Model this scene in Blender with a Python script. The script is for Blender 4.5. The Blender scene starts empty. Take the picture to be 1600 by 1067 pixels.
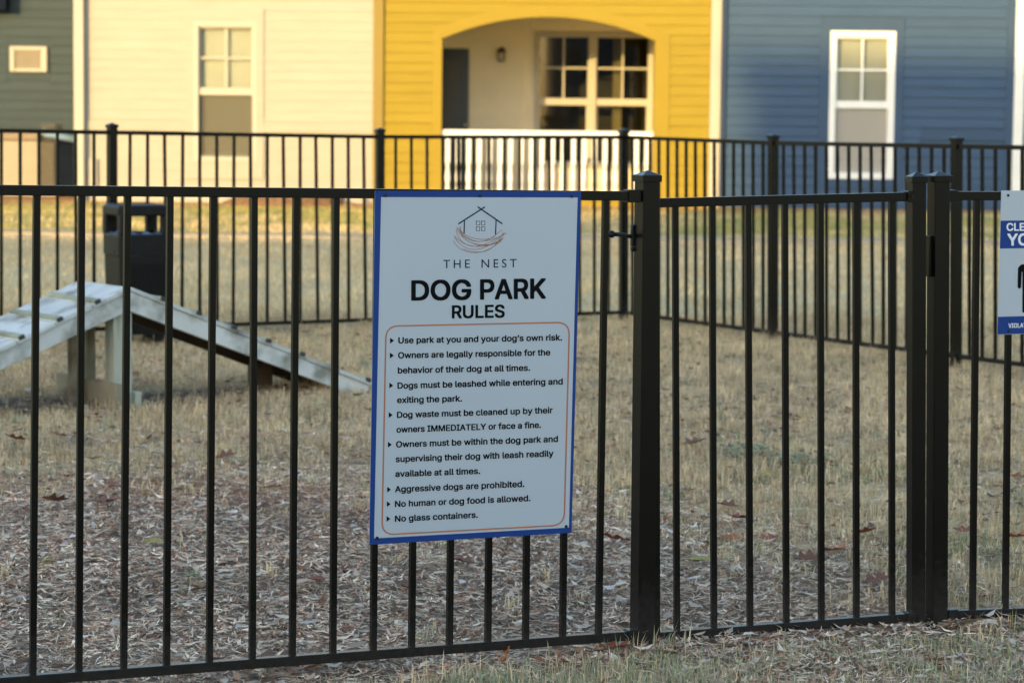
import bpy, bmesh, math, random
import numpy as np
from mathutils import Vector, Matrix
random.seed(7); RNG = np.random.default_rng(11)
scene = bpy.context.scene
COL = scene.collection
R = math.radians

# ------------------------------------------------------------------ camera
EYE = 1.46
F = 4000.0                       # focal length in photo pixels (photo 1600 wide)
PITCH = math.atan(362.5 / F); ROLL = 0.0105
cam_d = bpy.data.cameras.new('camera'); cam = bpy.data.objects.new('camera', cam_d); COL.objects.link(cam)
CAM_M = Matrix.Rotation(math.pi/2 - PITCH, 3, 'X') @ Matrix.Rotation(ROLL, 3, 'Z')
cam.matrix_world = Matrix.Translation((0, 0, EYE)) @ CAM_M.to_4x4()
cam_d.sensor_width = 36; cam_d.lens = 36 * F / 1600
cam_d.clip_start = .1; cam_d.clip_end = 900
cam_d.dof.use_dof = True; cam_d.dof.focus_distance = 6.75; cam_d.dof.aperture_fstop = 6.3
scene.camera = cam

# ------------------------------------------------------------------ light
SUN_EL, SUN_AZ = R(8.6), R(30)   # the sun stands behind the camera, 30 degrees to the left
world = bpy.data.worlds.new('World'); scene.world = world; world.use_nodes = True
wn = world.node_tree; bg = wn.nodes['Background']
sky = wn.nodes.new('ShaderNodeTexSky'); sky.sky_type = 'NISHITA'; sky.sun_disc = False
sky.sun_elevation = SUN_EL; sky.sun_rotation = math.pi + SUN_AZ
sky.air_density = 1.0; sky.dust_density = 1.3; sky.ozone_density = 1.3
wn.links.new(sky.outputs[0], bg.inputs[0]); bg.inputs[1].default_value = 0.15
sd = bpy.data.lights.new('sun', 'SUN'); sd.energy = 1.7; sd.angle = R(.5); sd.color = (1, .69, .25)
sun = bpy.data.objects.new('sun', sd); COL.objects.link(sun)
to_sun = Vector((-math.sin(SUN_AZ)*math.cos(SUN_EL), -math.cos(SUN_AZ)*math.cos(SUN_EL), math.sin(SUN_EL)))
sun.rotation_euler = to_sun.to_track_quat('Z', 'Y').to_euler(); sun.location = (-20, -30, 30)
vs = scene.view_settings; vs.view_transform = 'Standard'; vs.look = 'None'; vs.gamma = 1
vs.use_curve_mapping = False; vs.exposure = 1.95

# ------------------------------------------------------------------ helpers
def ray(u, v): return (CAM_M @ Vector(((u-800)/F, -(v-533.5)/F, -1))).normalized()
O = Vector((0, 0, EYE))
def pt(u, v, Y):                 # the place seen at (u, v), Y metres away
    d = ray(u, v); return O + d * (Y / d.y)
class Plane:                     # a vertical plane through two measured places (u, depth)
    def __init__(s, a, b, off=0):
        A, B = pt(a[0], 300, a[1]), pt(b[0], 300, b[1])
        s.t = Vector((B.x-A.x, B.y-A.y, 0)).normalized(); s.n = Vector((s.t.y, -s.t.x, 0))
        s.o = A + s.n * off
    def at(s, u, v, off=0):
        d = ray(u, v); o = s.o + s.n*off
        return O + d * ((o-O).dot(s.n) / d.dot(s.n))
def G(x, y):                     # height of the ground
    x = np.asarray(x, float); y = np.asarray(y, float)
    h = .005*(np.clip(y, 0, 60)-6.5) + .022*np.clip(-x-.2, 0, 2.5)*np.clip((14-y)/6, 0, 1)
    h = h - .014*np.clip((7.9-y)/.8, 0, 1)*np.clip((y-4)/1.5, 0, 1)
    h = h + .008*np.sin(x*1.7+.4*y)*np.cos(y*1.3-.5*x)
    return h
def g(x, y): return float(G(x, y))
def ong(u, v):                   # the place on the ground seen at (u, v)
    d = ray(u, v); z = .03
    for _ in range(4):
        p = O + d*((z-EYE)/d.z); z = g(p.x, p.y)
    return p

def tagit(o, label=None, cat=None, group=None, kind=None):
    if label: o['label'] = label
    if cat: o['category'] = cat
    if group: o['group'] = group
    if kind: o['kind'] = kind
    return o
def empty(name, loc, label, cat, group=None):
    o = bpy.data.objects.new(name, None); o.empty_display_size = .1; COL.objects.link(o); o.location = loc
    return tagit(o, label, cat, group)
class MB:                        # collects shapes, then links them as one mesh object
    def __init__(s): s.v = []; s.f = []
    def add(s, vs_, fs):
        n = len(s.v); s.v += [tuple(v) for v in vs_]; s.f += [tuple(i+n for i in f) for f in fs]; return s
    def box(s, x0, x1, y0, y1, z0, z1):
        return s.hexa([(x0,y0,z0),(x1,y0,z0),(x1,y1,z0),(x0,y1,z0)], [(x0,y0,z1),(x1,y0,z1),(x1,y1,z1),(x0,y1,z1)])
    def hexa(s, lo, hi):
        return s.add(list(lo)+list(hi), [(3,2,1,0),(4,5,6,7),(0,1,5,4),(1,2,6,5),(2,3,7,6),(3,0,4,7)])
    def bar(s, p0, p1, a, b, wa, wb):    # a bar from p0 to p1 with half widths wa, wb along a, b
        p0, p1, a, b = map(Vector, (p0, p1, a, b))
        q = [(-1,-1),(1,-1),(1,1),(-1,1)]
        return s.hexa([p0+a*wa*i+b*wb*j for i, j in q], [p1+a*wa*i+b*wb*j for i, j in q])
    def tube(s, pts, r, n=10, caps=True):
        pts = [Vector(p) for p in pts]; rs = r if isinstance(r, (list, tuple)) else [r]*len(pts); base = len(s.v)
        for i, p in enumerate(pts):
            d = (pts[min(i+1, len(pts)-1)] - pts[max(i-1, 0)]).normalized()
            a = d.orthogonal().normalized() if i == 0 else (a - d*a.dot(d)).normalized()
            b = d.cross(a)
            for k in range(n):
                t = 2*math.pi*k/n; s.v.append(tuple(p + (a*math.cos(t)+b*math.sin(t))*rs[i]))
        for i in range(len(pts)-1):
            for k in range(n):
                s.f.append((base+i*n+k, base+i*n+(k+1) % n, base+(i+1)*n+(k+1) % n, base+(i+1)*n+k))
        if caps:
            s.f.append(tuple(base+k for k in range(n))[::-1]); s.f.append(tuple(base+(len(pts)-1)*n+k for k in range(n)))
        return s
    def build(s, name, mat, parent=None, smooth=False, bevel=0, seg=2, label=None):
        me = bpy.data.meshes.new(name)
        off = parent_loc(parent)
        me.from_pydata([(v[0]-off.x, v[1]-off.y, v[2]-off.z) for v in s.v], [], s.f)
        bm = bmesh.new(); bm.from_mesh(me); bmesh.ops.recalc_face_normals(bm, faces=bm.faces); bm.to_mesh(me); bm.free()
        me.materials.append(mat)
        if smooth: me.polygons.foreach_set('use_smooth', [True]*len(me.polygons))
        o = bpy.data.objects.new(name, me); COL.objects.link(o)
        if parent: o.parent = parent
        if bevel:
            m = o.modifiers.new('bevel', 'BEVEL'); m.width = bevel; m.segments = seg; m.limit_method = 'ANGLE'
        if label: o['label'] = label
        return o
def boxes(name, mt, parent, *bs, bevel=0):
    for b in bs: MB().box(*b).build(name, mt, parent, bevel=bevel)
def parent_loc(p):
    v = Vector((0, 0, 0))
    while p is not None: v += p.location; p = p.parent
    return v

def rgb(r, g_, b): return (r, g_, b, 1)
def new_mat(name):
    m = bpy.data.materials.new(name); m.use_nodes = True
    return m, m.node_tree, m.node_tree.nodes['Principled BSDF']
def mat(name, col, rough=.6, var=.12, scale=6, bump=0, bscale=60, metal=0, spec=.5, stretch=(1,1,1), dirt=None, dscale=3, dlo=.5, dhi=.7, rnd=0, coat=0):
    m, nt, b = new_mat(name); N, L = nt.nodes, nt.links
    tc = N.new('ShaderNodeTexCoord'); mp = N.new('ShaderNodeMapping'); mp.inputs['Scale'].default_value = stretch
    L.new(tc.outputs['Object'], mp.inputs[0])
    n1 = N.new('ShaderNodeTexNoise'); n1.inputs['Scale'].default_value = scale; n1.inputs['Detail'].default_value = 6; L.new(mp.outputs[0], n1.inputs[0])
    cr = N.new('ShaderNodeValToRGB'); cr.color_ramp.elements[0].position = .3; cr.color_ramp.elements[1].position = .7
    c = Vector(col); cr.color_ramp.elements[0].color = rgb(*(c*(1-var))); cr.color_ramp.elements[1].color = rgb(*(c*(1+var)))
    L.new(n1.outputs[0], cr.inputs[0]); out = cr.outputs[0]
    if dirt:
        n2 = N.new('ShaderNodeTexNoise'); n2.inputs['Scale'].default_value = dscale; n2.inputs['Detail'].default_value = 8; L.new(mp.outputs[0], n2.inputs[0])
        mr = N.new('ShaderNodeMapRange'); mr.inputs[1].default_value = dlo; mr.inputs[2].default_value = dhi; L.new(n2.outputs[0], mr.inputs[0])
        mx = N.new('ShaderNodeMixRGB'); mx.inputs[2].default_value = rgb(*dirt); L.new(out, mx.inputs[1]); L.new(mr.outputs[0], mx.inputs[0]); out = mx.outputs[0]
    if rnd:
        oi = N.new('ShaderNodeObjectInfo'); mr = N.new('ShaderNodeMapRange'); mr.inputs[3].default_value = 1-rnd; mr.inputs[4].default_value = 1+rnd
        L.new(oi.outputs['Random'], mr.inputs[0]); hs = N.new('ShaderNodeHueSaturation'); L.new(mr.outputs[0], hs.inputs['Value']); L.new(out, hs.inputs['Color']); out = hs.outputs[0]
    L.new(out, b.inputs['Base Color'])
    b.inputs['Roughness'].default_value = rough; b.inputs['Metallic'].default_value = metal; b.inputs['Specular IOR Level'].default_value = spec
    b.inputs['Coat Weight'].default_value = coat
    if bump:
        n3 = N.new('ShaderNodeTexNoise'); n3.inputs['Scale'].default_value = bscale; n3.inputs['Detail'].default_value = 4; L.new(mp.outputs[0], n3.inputs[0])
        bp = N.new('ShaderNodeBump'); bp.inputs['Strength'].default_value = bump; bp.inputs['Distance'].default_value = .01
        L.new(n3.outputs[0], bp.inputs['Height']); L.new(bp.outputs[0], b.inputs['Normal'])
    return m

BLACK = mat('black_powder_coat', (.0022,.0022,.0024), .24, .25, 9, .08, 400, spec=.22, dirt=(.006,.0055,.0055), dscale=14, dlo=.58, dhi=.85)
CREAM = mat('cream_siding', (.39,.36,.305), .65, .04, 2, .1, 30, spec=.12, stretch=(1,1,6), rnd=.015)
CREAMTRIM = mat('cream_trim', (.44,.415,.36), .55, .03, 2, spec=.15)
YELLOW = mat('yellow_siding', (.285,.207,.026), .6, .05, 2, .1, 30, spec=.12, stretch=(1,1,6), rnd=.03)
YTRIM = mat('yellow_trim', (.295,.21,.027), .55, .04, 2, spec=.15)
BLUE = mat('blue_siding', (.053,.092,.163), .6, .06, 2, .1, 30, spec=.12, stretch=(1,1,6), rnd=.04)
BLUETRIM = mat('blue_trim', (.048,.083,.148), .55, .05, 2, spec=.15)
NAVY = mat('navy_trim', (.03,.05,.10), .5, .05, 2, spec=.15)
GREY = mat('grey_green_siding', (.047,.066,.077), .65, .06, 2, .1, 30, spec=.12, stretch=(1,1,6), rnd=.03)
WHITE = mat('white_paint', (.80,.80,.78), .45, .03, 4)
PORCHWALL = mat('porch_cream_wall', (.76,.68,.50), .65, .04, 3, rnd=.02)
CONC = mat('concrete', (.46,.36,.24), .85, .12, 5, .3, 90)
FOUND = mat('foundation', (.55,.50,.42), .85, .1, 5, .3, 60)
ROOF = mat('roof_shingle', (.06,.06,.065), .9, .25, 20, .3, 80)
BLIND = mat('window_blind', (.60,.53,.48), .7, .04, 3)
CURTAIN = mat('curtain', (.42,.33,.18), .8, .1, 3, stretch=(12,12,1))
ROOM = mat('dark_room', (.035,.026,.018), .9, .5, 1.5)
DOORM = mat('dark_blue_door', (.02,.03,.045), .4, .1, 3)
BRONZE = mat('bronze_lamp', (.06,.03,.02), .4, .2, 20, metal=.6)
LAMPGLASS = mat('lamp_glass', (.45,.40,.33), .2, .05, 20)
BIN = mat('bin_plastic', (.006,.006,.007), .4, .2, 8, .2, 200, spec=.22, dirt=(.016,.014,.012), dscale=9, dlo=.6, dhi=.8)
BAG = mat('bin_bag', (.25,.36,.55), .35, .15, 20, .5, 60)
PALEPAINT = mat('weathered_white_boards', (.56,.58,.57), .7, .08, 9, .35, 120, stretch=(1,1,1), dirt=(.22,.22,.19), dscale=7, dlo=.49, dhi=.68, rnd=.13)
POSTWOOD = mat('pressure_treated_post', (.42,.44,.36), .8, .12, 12, .35, 140, stretch=(3,3,.5), dirt=(.22,.18,.12), dscale=6, dlo=.5, dhi=.75, rnd=.06)
CLEATP = mat('mossy_cleat', (.36,.38,.27), .8, .15, 12, .35, 120, dirt=(.18,.18,.12), dscale=8, dlo=.5, dhi=.72, rnd=.1)
BROWNWOOD_SHADE = mat('brown_wood_and_shade', (.085,.055,.035), .85, .2, 12, .3, 90)  # brown of twigs and a leg; also the shade painted on a ramp board
KHAKIWOOD = mat('khaki_weathered_wood', (.30,.26,.18), .85, .15, 10, .35, 120, rnd=.08, dirt=(.15,.08,.045), dscale=6, dlo=.52, dhi=.72)
RUST = mat('dark_bracket', (.05,.052,.055), .6, .4, 60, .3, 200, metal=.3)
ACB = mat('beige_metal', (.29,.25,.19), .5, .06, 5)
ACD = mat('dark_fins', (.07,.06,.045), .6, .3, 30)
ACN = mat('dark_navy_plastic', (.008,.012,.022), .9, .1, 8, spec=.03)
PIPE = mat('pale_blue_pipe', (.17,.27,.40), .4, .05, 8)
TAN = mat('tan_brick', (.40,.28,.18), .9, .15, 12)
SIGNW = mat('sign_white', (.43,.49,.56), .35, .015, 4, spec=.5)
SIGNB = mat('sign_blue', (.010,.045,.22), .4, .04, 6, spec=.2)
INK = mat('sign_ink', (.003,.0035,.005), .5, .05, 10, spec=.08)
INKN = mat('sign_navy_ink', (.012,.025,.06), .5, .05, 10, spec=.1)
ORANGE = mat('sign_orange_ink', (.42,.15,.075), .45, .05, 10)
PRINTW = mat('sign_white_ink', (.74,.76,.80), .4, .02, 10)
STONE = mat('pale_stone', (.45,.43,.40), .8, .12, 30, .4, 80)
SCREW = mat('screw_head', (.015,.015,.018), .4, .2, 40, metal=.5)
STEEL = mat('worn_steel', (.03,.03,.033), .45, .3, 60, metal=.8)

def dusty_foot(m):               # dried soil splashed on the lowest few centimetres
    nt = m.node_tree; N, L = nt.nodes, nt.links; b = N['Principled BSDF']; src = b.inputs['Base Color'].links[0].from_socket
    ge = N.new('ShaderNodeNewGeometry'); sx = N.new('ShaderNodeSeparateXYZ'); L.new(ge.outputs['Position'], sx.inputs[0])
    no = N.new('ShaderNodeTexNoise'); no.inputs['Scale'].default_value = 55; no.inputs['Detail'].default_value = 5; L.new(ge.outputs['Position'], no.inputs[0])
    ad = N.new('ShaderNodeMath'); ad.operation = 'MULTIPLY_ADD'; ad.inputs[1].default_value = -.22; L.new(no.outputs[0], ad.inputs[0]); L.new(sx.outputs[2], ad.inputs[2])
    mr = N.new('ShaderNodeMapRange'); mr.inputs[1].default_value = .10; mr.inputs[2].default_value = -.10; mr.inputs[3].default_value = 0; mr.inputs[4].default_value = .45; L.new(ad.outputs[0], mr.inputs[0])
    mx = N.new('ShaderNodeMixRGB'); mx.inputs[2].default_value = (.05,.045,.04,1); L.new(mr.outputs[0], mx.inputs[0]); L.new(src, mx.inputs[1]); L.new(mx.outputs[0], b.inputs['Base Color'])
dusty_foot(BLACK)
def glass_mat():
    m, nt, b = new_mat('window_glass'); N, L = nt.nodes, nt.links
    tr = N.new('ShaderNodeBsdfTransparent'); tr.inputs[0].default_value = (.88,.92,.9,1)
    gl = N.new('ShaderNodeBsdfGlossy'); gl.inputs['Roughness'].default_value = .03
    fr = N.new('ShaderNodeFresnel'); fr.inputs[0].default_value = 1.45
    mx = N.new('ShaderNodeMixShader'); L.new(fr.outputs[0], mx.inputs[0]); L.new(tr.outputs[0], mx.inputs[1]); L.new(gl.outputs[0], mx.inputs[2])
    L.new(mx.outputs[0], N['Material Output'].inputs[0]); return m
def screen_mat(col, f):
    m, nt, b = new_mat('insect_screen'); N, L = nt.nodes, nt.links
    tr = N.new('ShaderNodeBsdfTransparent'); df = N.new('ShaderNodeBsdfDiffuse'); df.inputs[0].default_value = col
    mx = N.new('ShaderNodeMixShader'); mx.inputs[0].default_value = f; L.new(tr.outputs[0], mx.inputs[1]); L.new(df.outputs[0], mx.inputs[2])
    L.new(mx.outputs[0], N['Material Output'].inputs[0]); return m
GLASS, SCREEN, SCREENL = glass_mat(), screen_mat((.17,.155,.12,1), .42), screen_mat((.50,.47,.43,1), .55)

# ------------------------------------------------------------------ value noise for scattering
def vnoise(x, y, s, seed=0):
    x = np.asarray(x)/s; y = np.asarray(y)/s
    r = np.random.default_rng(seed).random((256, 256))
    xi = np.floor(x).astype(int); yi = np.floor(y).astype(int); fx = x-xi; fy = y-yi
    fx = fx*fx*(3-2*fx); fy = fy*fy*(3-2*fy)
    a = r[xi % 256, yi % 256]; b = r[(xi+1) % 256, yi % 256]; c = r[xi % 256, (yi+1) % 256]; d = r[(xi+1) % 256, (yi+1) % 256]
    return (a*(1-fx)+b*fx)*(1-fy) + (c*(1-fx)+d*fx)*fy
def fnoise(x, y, s, seed=0): return .55*vnoise(x, y, s, seed)+.3*vnoise(x, y, s/2.3, seed+1)+.15*vnoise(x, y, s/5, seed+2)
def sstep(a, b, x): t = np.clip((x-a)/(b-a), 0, 1); return t*t*(3-2*t)
def litter_w(x, y):              # 1 where shredded leaves cover the ground, 0 where the grass stands
    edge = 10.3 - 1.65*np.clip(x+.1, 0, 1.6) + 2.4*(fnoise(x, y, .9, 5)-.5) + 1.6*(fnoise(x, y, .25, 6)-.5) - .9*np.clip(-x-1.3, 0, 1)
    w = 1 - sstep(edge-1.5, edge+.8, y)
    return w*(1-.93*verge_w(x, y))
def bare_w(x, y):                # trodden dark soil along the foot of the ramp
    dx, dy = x+1.99, y-12.28; al = dx*.80+dy*.60; ac = np.abs(-dx*.60+dy*.80)
    return sstep(.34, .16, ac+.25*(fnoise(x, y, .3, 14)-.5))*sstep(1.25, .85, np.abs(al))
def verge_w(x, y):               # the strip of greener grass outside the near fence
    d = 6.73+.487*np.clip(x, -2, .9)-y + .22*(fnoise(x, y, .3, 9)-.5)
    return sstep(.10, .26, d)*sstep(-.62, -.25, x+.25*(fnoise(x, y, .2, 8)-.5))*(1-.72*sstep(.38, .62, x))

# ------------------------------------------------------------------ ground
def build_ground():
    xs = np.concatenate([np.linspace(-260, -16, 14), np.linspace(-14, -4.5, 16), np.linspace(-4.2, 4.2, 90), np.linspace(4.5, 14, 16), np.linspace(16, 260, 14)])
    ys = np.concatenate([np.linspace(-120, 2, 18), np.linspace(3, 5.4, 8), np.linspace(5.5, 19, 180), np.linspace(19.5, 42, 50), np.linspace(46, 380, 20)])
    X, Y = np.meshgrid(xs, ys); Z = G(X, Y) - .004
    near = (Y > 5) & (Y < 20)
    Z = Z + np.where(near, .012*(fnoise(X, Y, .16, 21)-.5), 0)
    v = np.stack([X, Y, Z], -1).reshape(-1, 3); nx, ny = len(xs), len(ys)
    i = np.arange((ny-1)*(nx-1)); r, c = i//(nx-1), i % (nx-1); a = r*nx+c
    f = np.stack([a, a+1, a+nx+1, a+nx], 1)
    me = bpy.data.meshes.new('ground'); me.from_pydata(v.tolist(), [], f.tolist())
    me.polygons.foreach_set('use_smooth', [True]*len(me.polygons))
    col = me.color_attributes.new('soil', 'FLOAT_COLOR', 'POINT')
    x, y = v[:, 0], v[:, 1]; w = litter_w(x, y)*sstep(5.2, 5.9, y)*sstep(3.6, 2.2, np.abs(x))
    lit = np.array([.27,.20,.15]); dry = np.array([.64,.50,.28]); grn = np.array([.30,.31,.11]); bed = np.array([.42,.24,.11])
    dryc = dry[None]*(1-.5*sstep(18.5, 16.5, y)*sstep(.62, .40, fnoise(x, y, .28, 44)))[:, None]
    base = dryc*(1-w[:, None]) + lit[None]*w[:, None]
    gg = sstep(27.2, 28.2, y)*(.35+.65*sstep(.35, .6, fnoise(x, y, 1.2, 31))); gg = np.where(y > 40, .7, gg)
    base = base*(1-gg[:, None]) + grn*gg[:, None]
    bb = sstep(34.0, 34.7, y + 1.1*(fnoise(x, y, .8, 33)-.5))*(y < 40); base = base*(1-bb[:, None]) + bed*bb[:, None]
    bw = bare_w(x, y); base = base*(1-bw[:, None]) + np.array([.13,.10,.085])*bw[:, None]
    base = base*(.85+.3*fnoise(x, y, .3, 40))[:, None]
    col.data.foreach_set('color', np.concatenate([base, np.ones((len(base), 1))], 1).astype(np.float32).ravel())
    m, nt, b = new_mat('soil_and_thatch'); N, L = nt.nodes, nt.links
    at = N.new('ShaderNodeAttribute'); at.attribute_name = 'soil'
    tc = N.new('ShaderNodeTexCoord'); n1 = N.new('ShaderNodeTexNoise'); n1.inputs['Scale'].default_value = 45; n1.inputs['Detail'].default_value = 8; n1.inputs['Roughness'].default_value = .7
    L.new(tc.outputs['Object'], n1.inputs[0])
    mr = N.new('ShaderNodeMapRange'); mr.inputs[1].default_value = .25; mr.inputs[2].default_value = .75; mr.inputs[3].default_value = .45; mr.inputs[4].default_value = 1.55; L.new(n1.outputs[0], mr.inputs[0])
    hs = N.new('ShaderNodeHueSaturation'); L.new(at.outputs[0], hs.inputs['Color']); L.new(mr.outputs[0], hs.inputs['Value'])
    L.new(hs.outputs[0], b.inputs['Base Color']); b.inputs['Roughness'].default_value = .95; b.inputs['Specular IOR Level'].default_value = .1
    bp = N.new('ShaderNodeBump'); bp.inputs['Strength'].default_value = .8; bp.inputs['Distance'].default_value = .02; L.new(n1.outputs[0], bp.inputs['Height']); L.new(bp.outputs[0], b.inputs['Normal'])
    me.materials.append(m); o = bpy.data.objects.new('ground', me); COL.objects.link(o); o['kind'] = 'structure'; o['label'] = 'ground with dry grass thatch and leaf litter'
build_ground()
def slab_path():                 # concrete walk, following the ground
    m = MB(); xs = np.linspace(-30, 30, 61)
    for i in range(60):
        a, b = xs[i]+.006, xs[i+1]-.006
        lo = [(a,26.7,g(a,26.7)-.05),(b,26.7,g(b,26.7)-.05),(b,27.15,g(b,27.15)-.05),(a,27.15,g(a,27.15)-.05)]
        m.hexa(lo, [(p[0], p[1], p[2]+.075) for p in lo])
    o = m.build('path', CONC); tagit(o, 'narrow concrete path on the lawn before the houses', kind='structure')
slab_path()

# ------------------------------------------------------------------ houses
HY = 35.4
def ux(u, Y=HY): return pt(u, 170, Y).x
def vz(v, u=800, Y=HY): return pt(u, v, Y).z
def wall_holes(name, mt, parent, x0, x1, z0, z1, Y, holes, th=.18):
    m = MB(); xs = sorted({x0, x1, *[h[0] for h in holes], *[h[1] for h in holes]}); zs = sorted({z0, z1, *[h[2] for h in holes], *[h[3] for h in holes]})
    for i in range(len(xs)-1):
        for j in range(len(zs)-1):
            cx, cz = (xs[i]+xs[i+1])/2, (zs[j]+zs[j+1])/2
            if any(h[0] < cx < h[1] and h[2] < cz < h[3] for h in holes): continue
            for yy in (Y, Y+th):
                m.add([(xs[i],yy,zs[j]),(xs[i+1],yy,zs[j]),(xs[i+1],yy,zs[j+1]),(xs[i],yy,zs[j+1])], [(0,1,2,3)])
    for a, b, c, d in holes:
        for p, q in (((a,c),(b,c)),((b,c),(b,d)),((b,d),(a,d)),((a,d),(a,c))):
            m.add([(p[0],Y,p[1]),(q[0],Y,q[1]),(q[0],Y+th,q[1]),(p[0],Y+th,p[1])], [(0,1,2,3)])
    me = bpy.data.meshes.new(name); off = parent_loc(parent)
    me.from_pydata([(v[0]-off.x, v[1]-off.y, v[2]-off.z) for v in m.v], [], m.f); me.materials.append(mt)
    o = bpy.data.objects.new(name, me); COL.objects.link(o); o.parent = parent; return o
def siding(parent, mt, x0, x1, z0, z1, Y, blocked, pitch=.137, lap=.024):
    """lap boards; blocked(z) gives the x intervals that openings and trims take at height z"""
    k = 0; z = z0
    while z < z1 - .02:
        zt = min(z+pitch, z1); segs = [(x0, x1)]
        for a, b in blocked(z+pitch/2, z, zt):
            ns = []
            for s, e in segs:
                if b <= s or a >= e: ns.append((s, e)); continue
                if a > s: ns.append((s, a))
                if b < e: ns.append((b, e))
            segs = ns
        cut = []
        for s, e in segs:            # long runs are made of boards butted together
            while e-s > 2.6: q = s+random.uniform(1.2, 2.4); cut.append((s, q-.0015)); s = q+.0015
            cut.append((s, e))
        for s, e in cut:
            if e-s < .04: continue
            m = MB(); j = random.uniform(0, .0015)
            m.hexa([(s,Y-lap-j,z),(e,Y-lap-j,z),(e,Y-.001,z),(s,Y-.001,z)], [(s,Y-.005,zt-.001),(e,Y-.005,zt-.001),(e,Y-.001,zt-.001),(s,Y-.001,zt-.001)])
            m.build('siding_board', mt, parent)
        z = zt; k += 1
def window(parent, x0, x1, z0, z1, zm, Y, fw, mt, blind=True, curtain=None, scr=None, name='window'):
    """double hung: frame > sashes, muntins, panes, blind; zm is the height of the meeting rail"""
    m = MB(); yo, yi = Y-.035, Y+.10
    m.box(x0, x0+fw, yo, yi, z0, z1); m.box(x1-fw, x1, yo, yi, z0, z1); m.box(x0+fw, x1-fw, yo+.003, yi, z1-fw, z1); m.box(x0+fw, x1-fw, yo-.012, yi, z0, z0+fw)
    fr = m.build(name, mt, parent, bevel=.004)
    a, b = x0+fw, x1-fw; s = .022; mm = MB()
    mm.box(a, b, Y+.0, Y+.045, zm-.05, zm+.05)
    mm.box(a, a+s, Y+.012, Y+.045, zm+.05, z1-fw); mm.box(b-s, b, Y+.012, Y+.045, zm+.05, z1-fw); mm.box(a+s, b-s, Y+.012, Y+.045, z1-fw-s, z1-fw)
    mm.box(a, a+s+.014, Y+.05, Y+.08, z0+fw, zm-.05); mm.box(b-s-.014, b, Y+.05, Y+.08, z0+fw, zm-.05); mm.box(a+s+.014, b-s-.014, Y+.05, Y+.08, z0+fw, z0+fw+.045)
    mm.build('sash', mt, fr)
    cx = (a+b)/2; cz = (zm+.05+z1-fw-s)/2
    MB().box(cx-.014, cx+.014, Y+.016, Y+.036, zm+.05, z1-fw-s).build('muntin', mt, fr)
    MB().box(a+s, cx-.014, Y+.018, Y+.034, cz-.014, cz+.014).box(cx+.014, b-s, Y+.018, Y+.034, cz-.014, cz+.014).build('muntin', mt, fr)
    for p, q in ((a+s, cx-.014), (cx+.014, b-s)):
        for c, d in ((zm+.05, cz-.014), (cz+.014, z1-fw-s)):
            MB().box(p, q, Y+.024, Y+.028, c, d).build('pane', GLASS, fr)
    MB().box(a+s+.014, b-s-.014, Y+.062, Y+.066, z0+fw+.045, zm-.05).build('pane', GLASS, fr)
    if blind:
        me = MB(); n = 26; H = (z1-z0-2*fw)/n
        for i in range(n):
            zz = z0+fw+i*H
            me.hexa([(a,Y+.105,zz),(b,Y+.105,zz),(b,Y+.112,zz),(a,Y+.112,zz)], [(a,Y+.113,zz+H),(b,Y+.113,zz+H),(b,Y+.12,zz+H),(a,Y+.12,zz+H)])
        me.build('blind', BLIND, fr)
        MB().box(a+.002, b-.002, Y+.046, Y+.048, z0+fw, zm-.052).build('insect_screen', scr or SCREEN, fr)
    else:
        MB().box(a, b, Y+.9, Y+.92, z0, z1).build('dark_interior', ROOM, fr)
        if curtain:
            c0, c1 = curtain; q = MB(); n = 14
            for i in range(n):
                p0, p1 = c0+(c1-c0)*i/n, c0+(c1-c0)*(i+1)/n
                q.add([(p0,Y+.3+.03*(i % 2),z0),(p1,Y+.3+.03*((i+1) % 2),z0),(p1,Y+.3+.03*((i+1) % 2),z1),(p0,Y+.3+.03*(i % 2),z1)], [(0,1,2,3)])
            q.build('curtain', CURTAIN, fr)
    return fr
def shell(parent, mt, x0, x1, Y, depth, zt, th=.18):     # side and back walls
    m = MB(); zb = -.2
    m.box(x0, x0+.15, Y+th, Y+depth, zb, zt); m.box(x1-.15, x1, Y+th, Y+depth, zb, zt); m.box(x0+.15, x1-.15, Y+depth-.15, Y+depth, zb, zt)
    m.build('side_wall', mt, parent)
def gable_roof(parent, x0, x1, Y, depth, zt):
    m = MB(); o = .35; zr = zt+2.2; ym = Y+depth/2
    m.add([(x0,Y-o,zt),(x1,Y-o,zt),(x1,ym,zr),(x0,ym,zr),(x0,Y+depth+o,zt),(x1,Y+depth+o,zt),
           (x0,Y-o,zt-.18),(x1,Y-o,zt-.18),(x1,Y+depth+o,zt-.18),(x0,Y+depth+o,zt-.18)],
          [(0,1,2,3),(3,2,5,4),(0,6,7,1),(5,8,9,4),(6,9,8,7),(0,3,4,9,6),(1,7,8,5,2)])
    m.build('roof', ROOF, parent)
ZT = 5.6
SILL = .30
zb_board = vz(318)               # lowest edge of the siding
belt0, belt1 = vz(209), vz(196)

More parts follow.
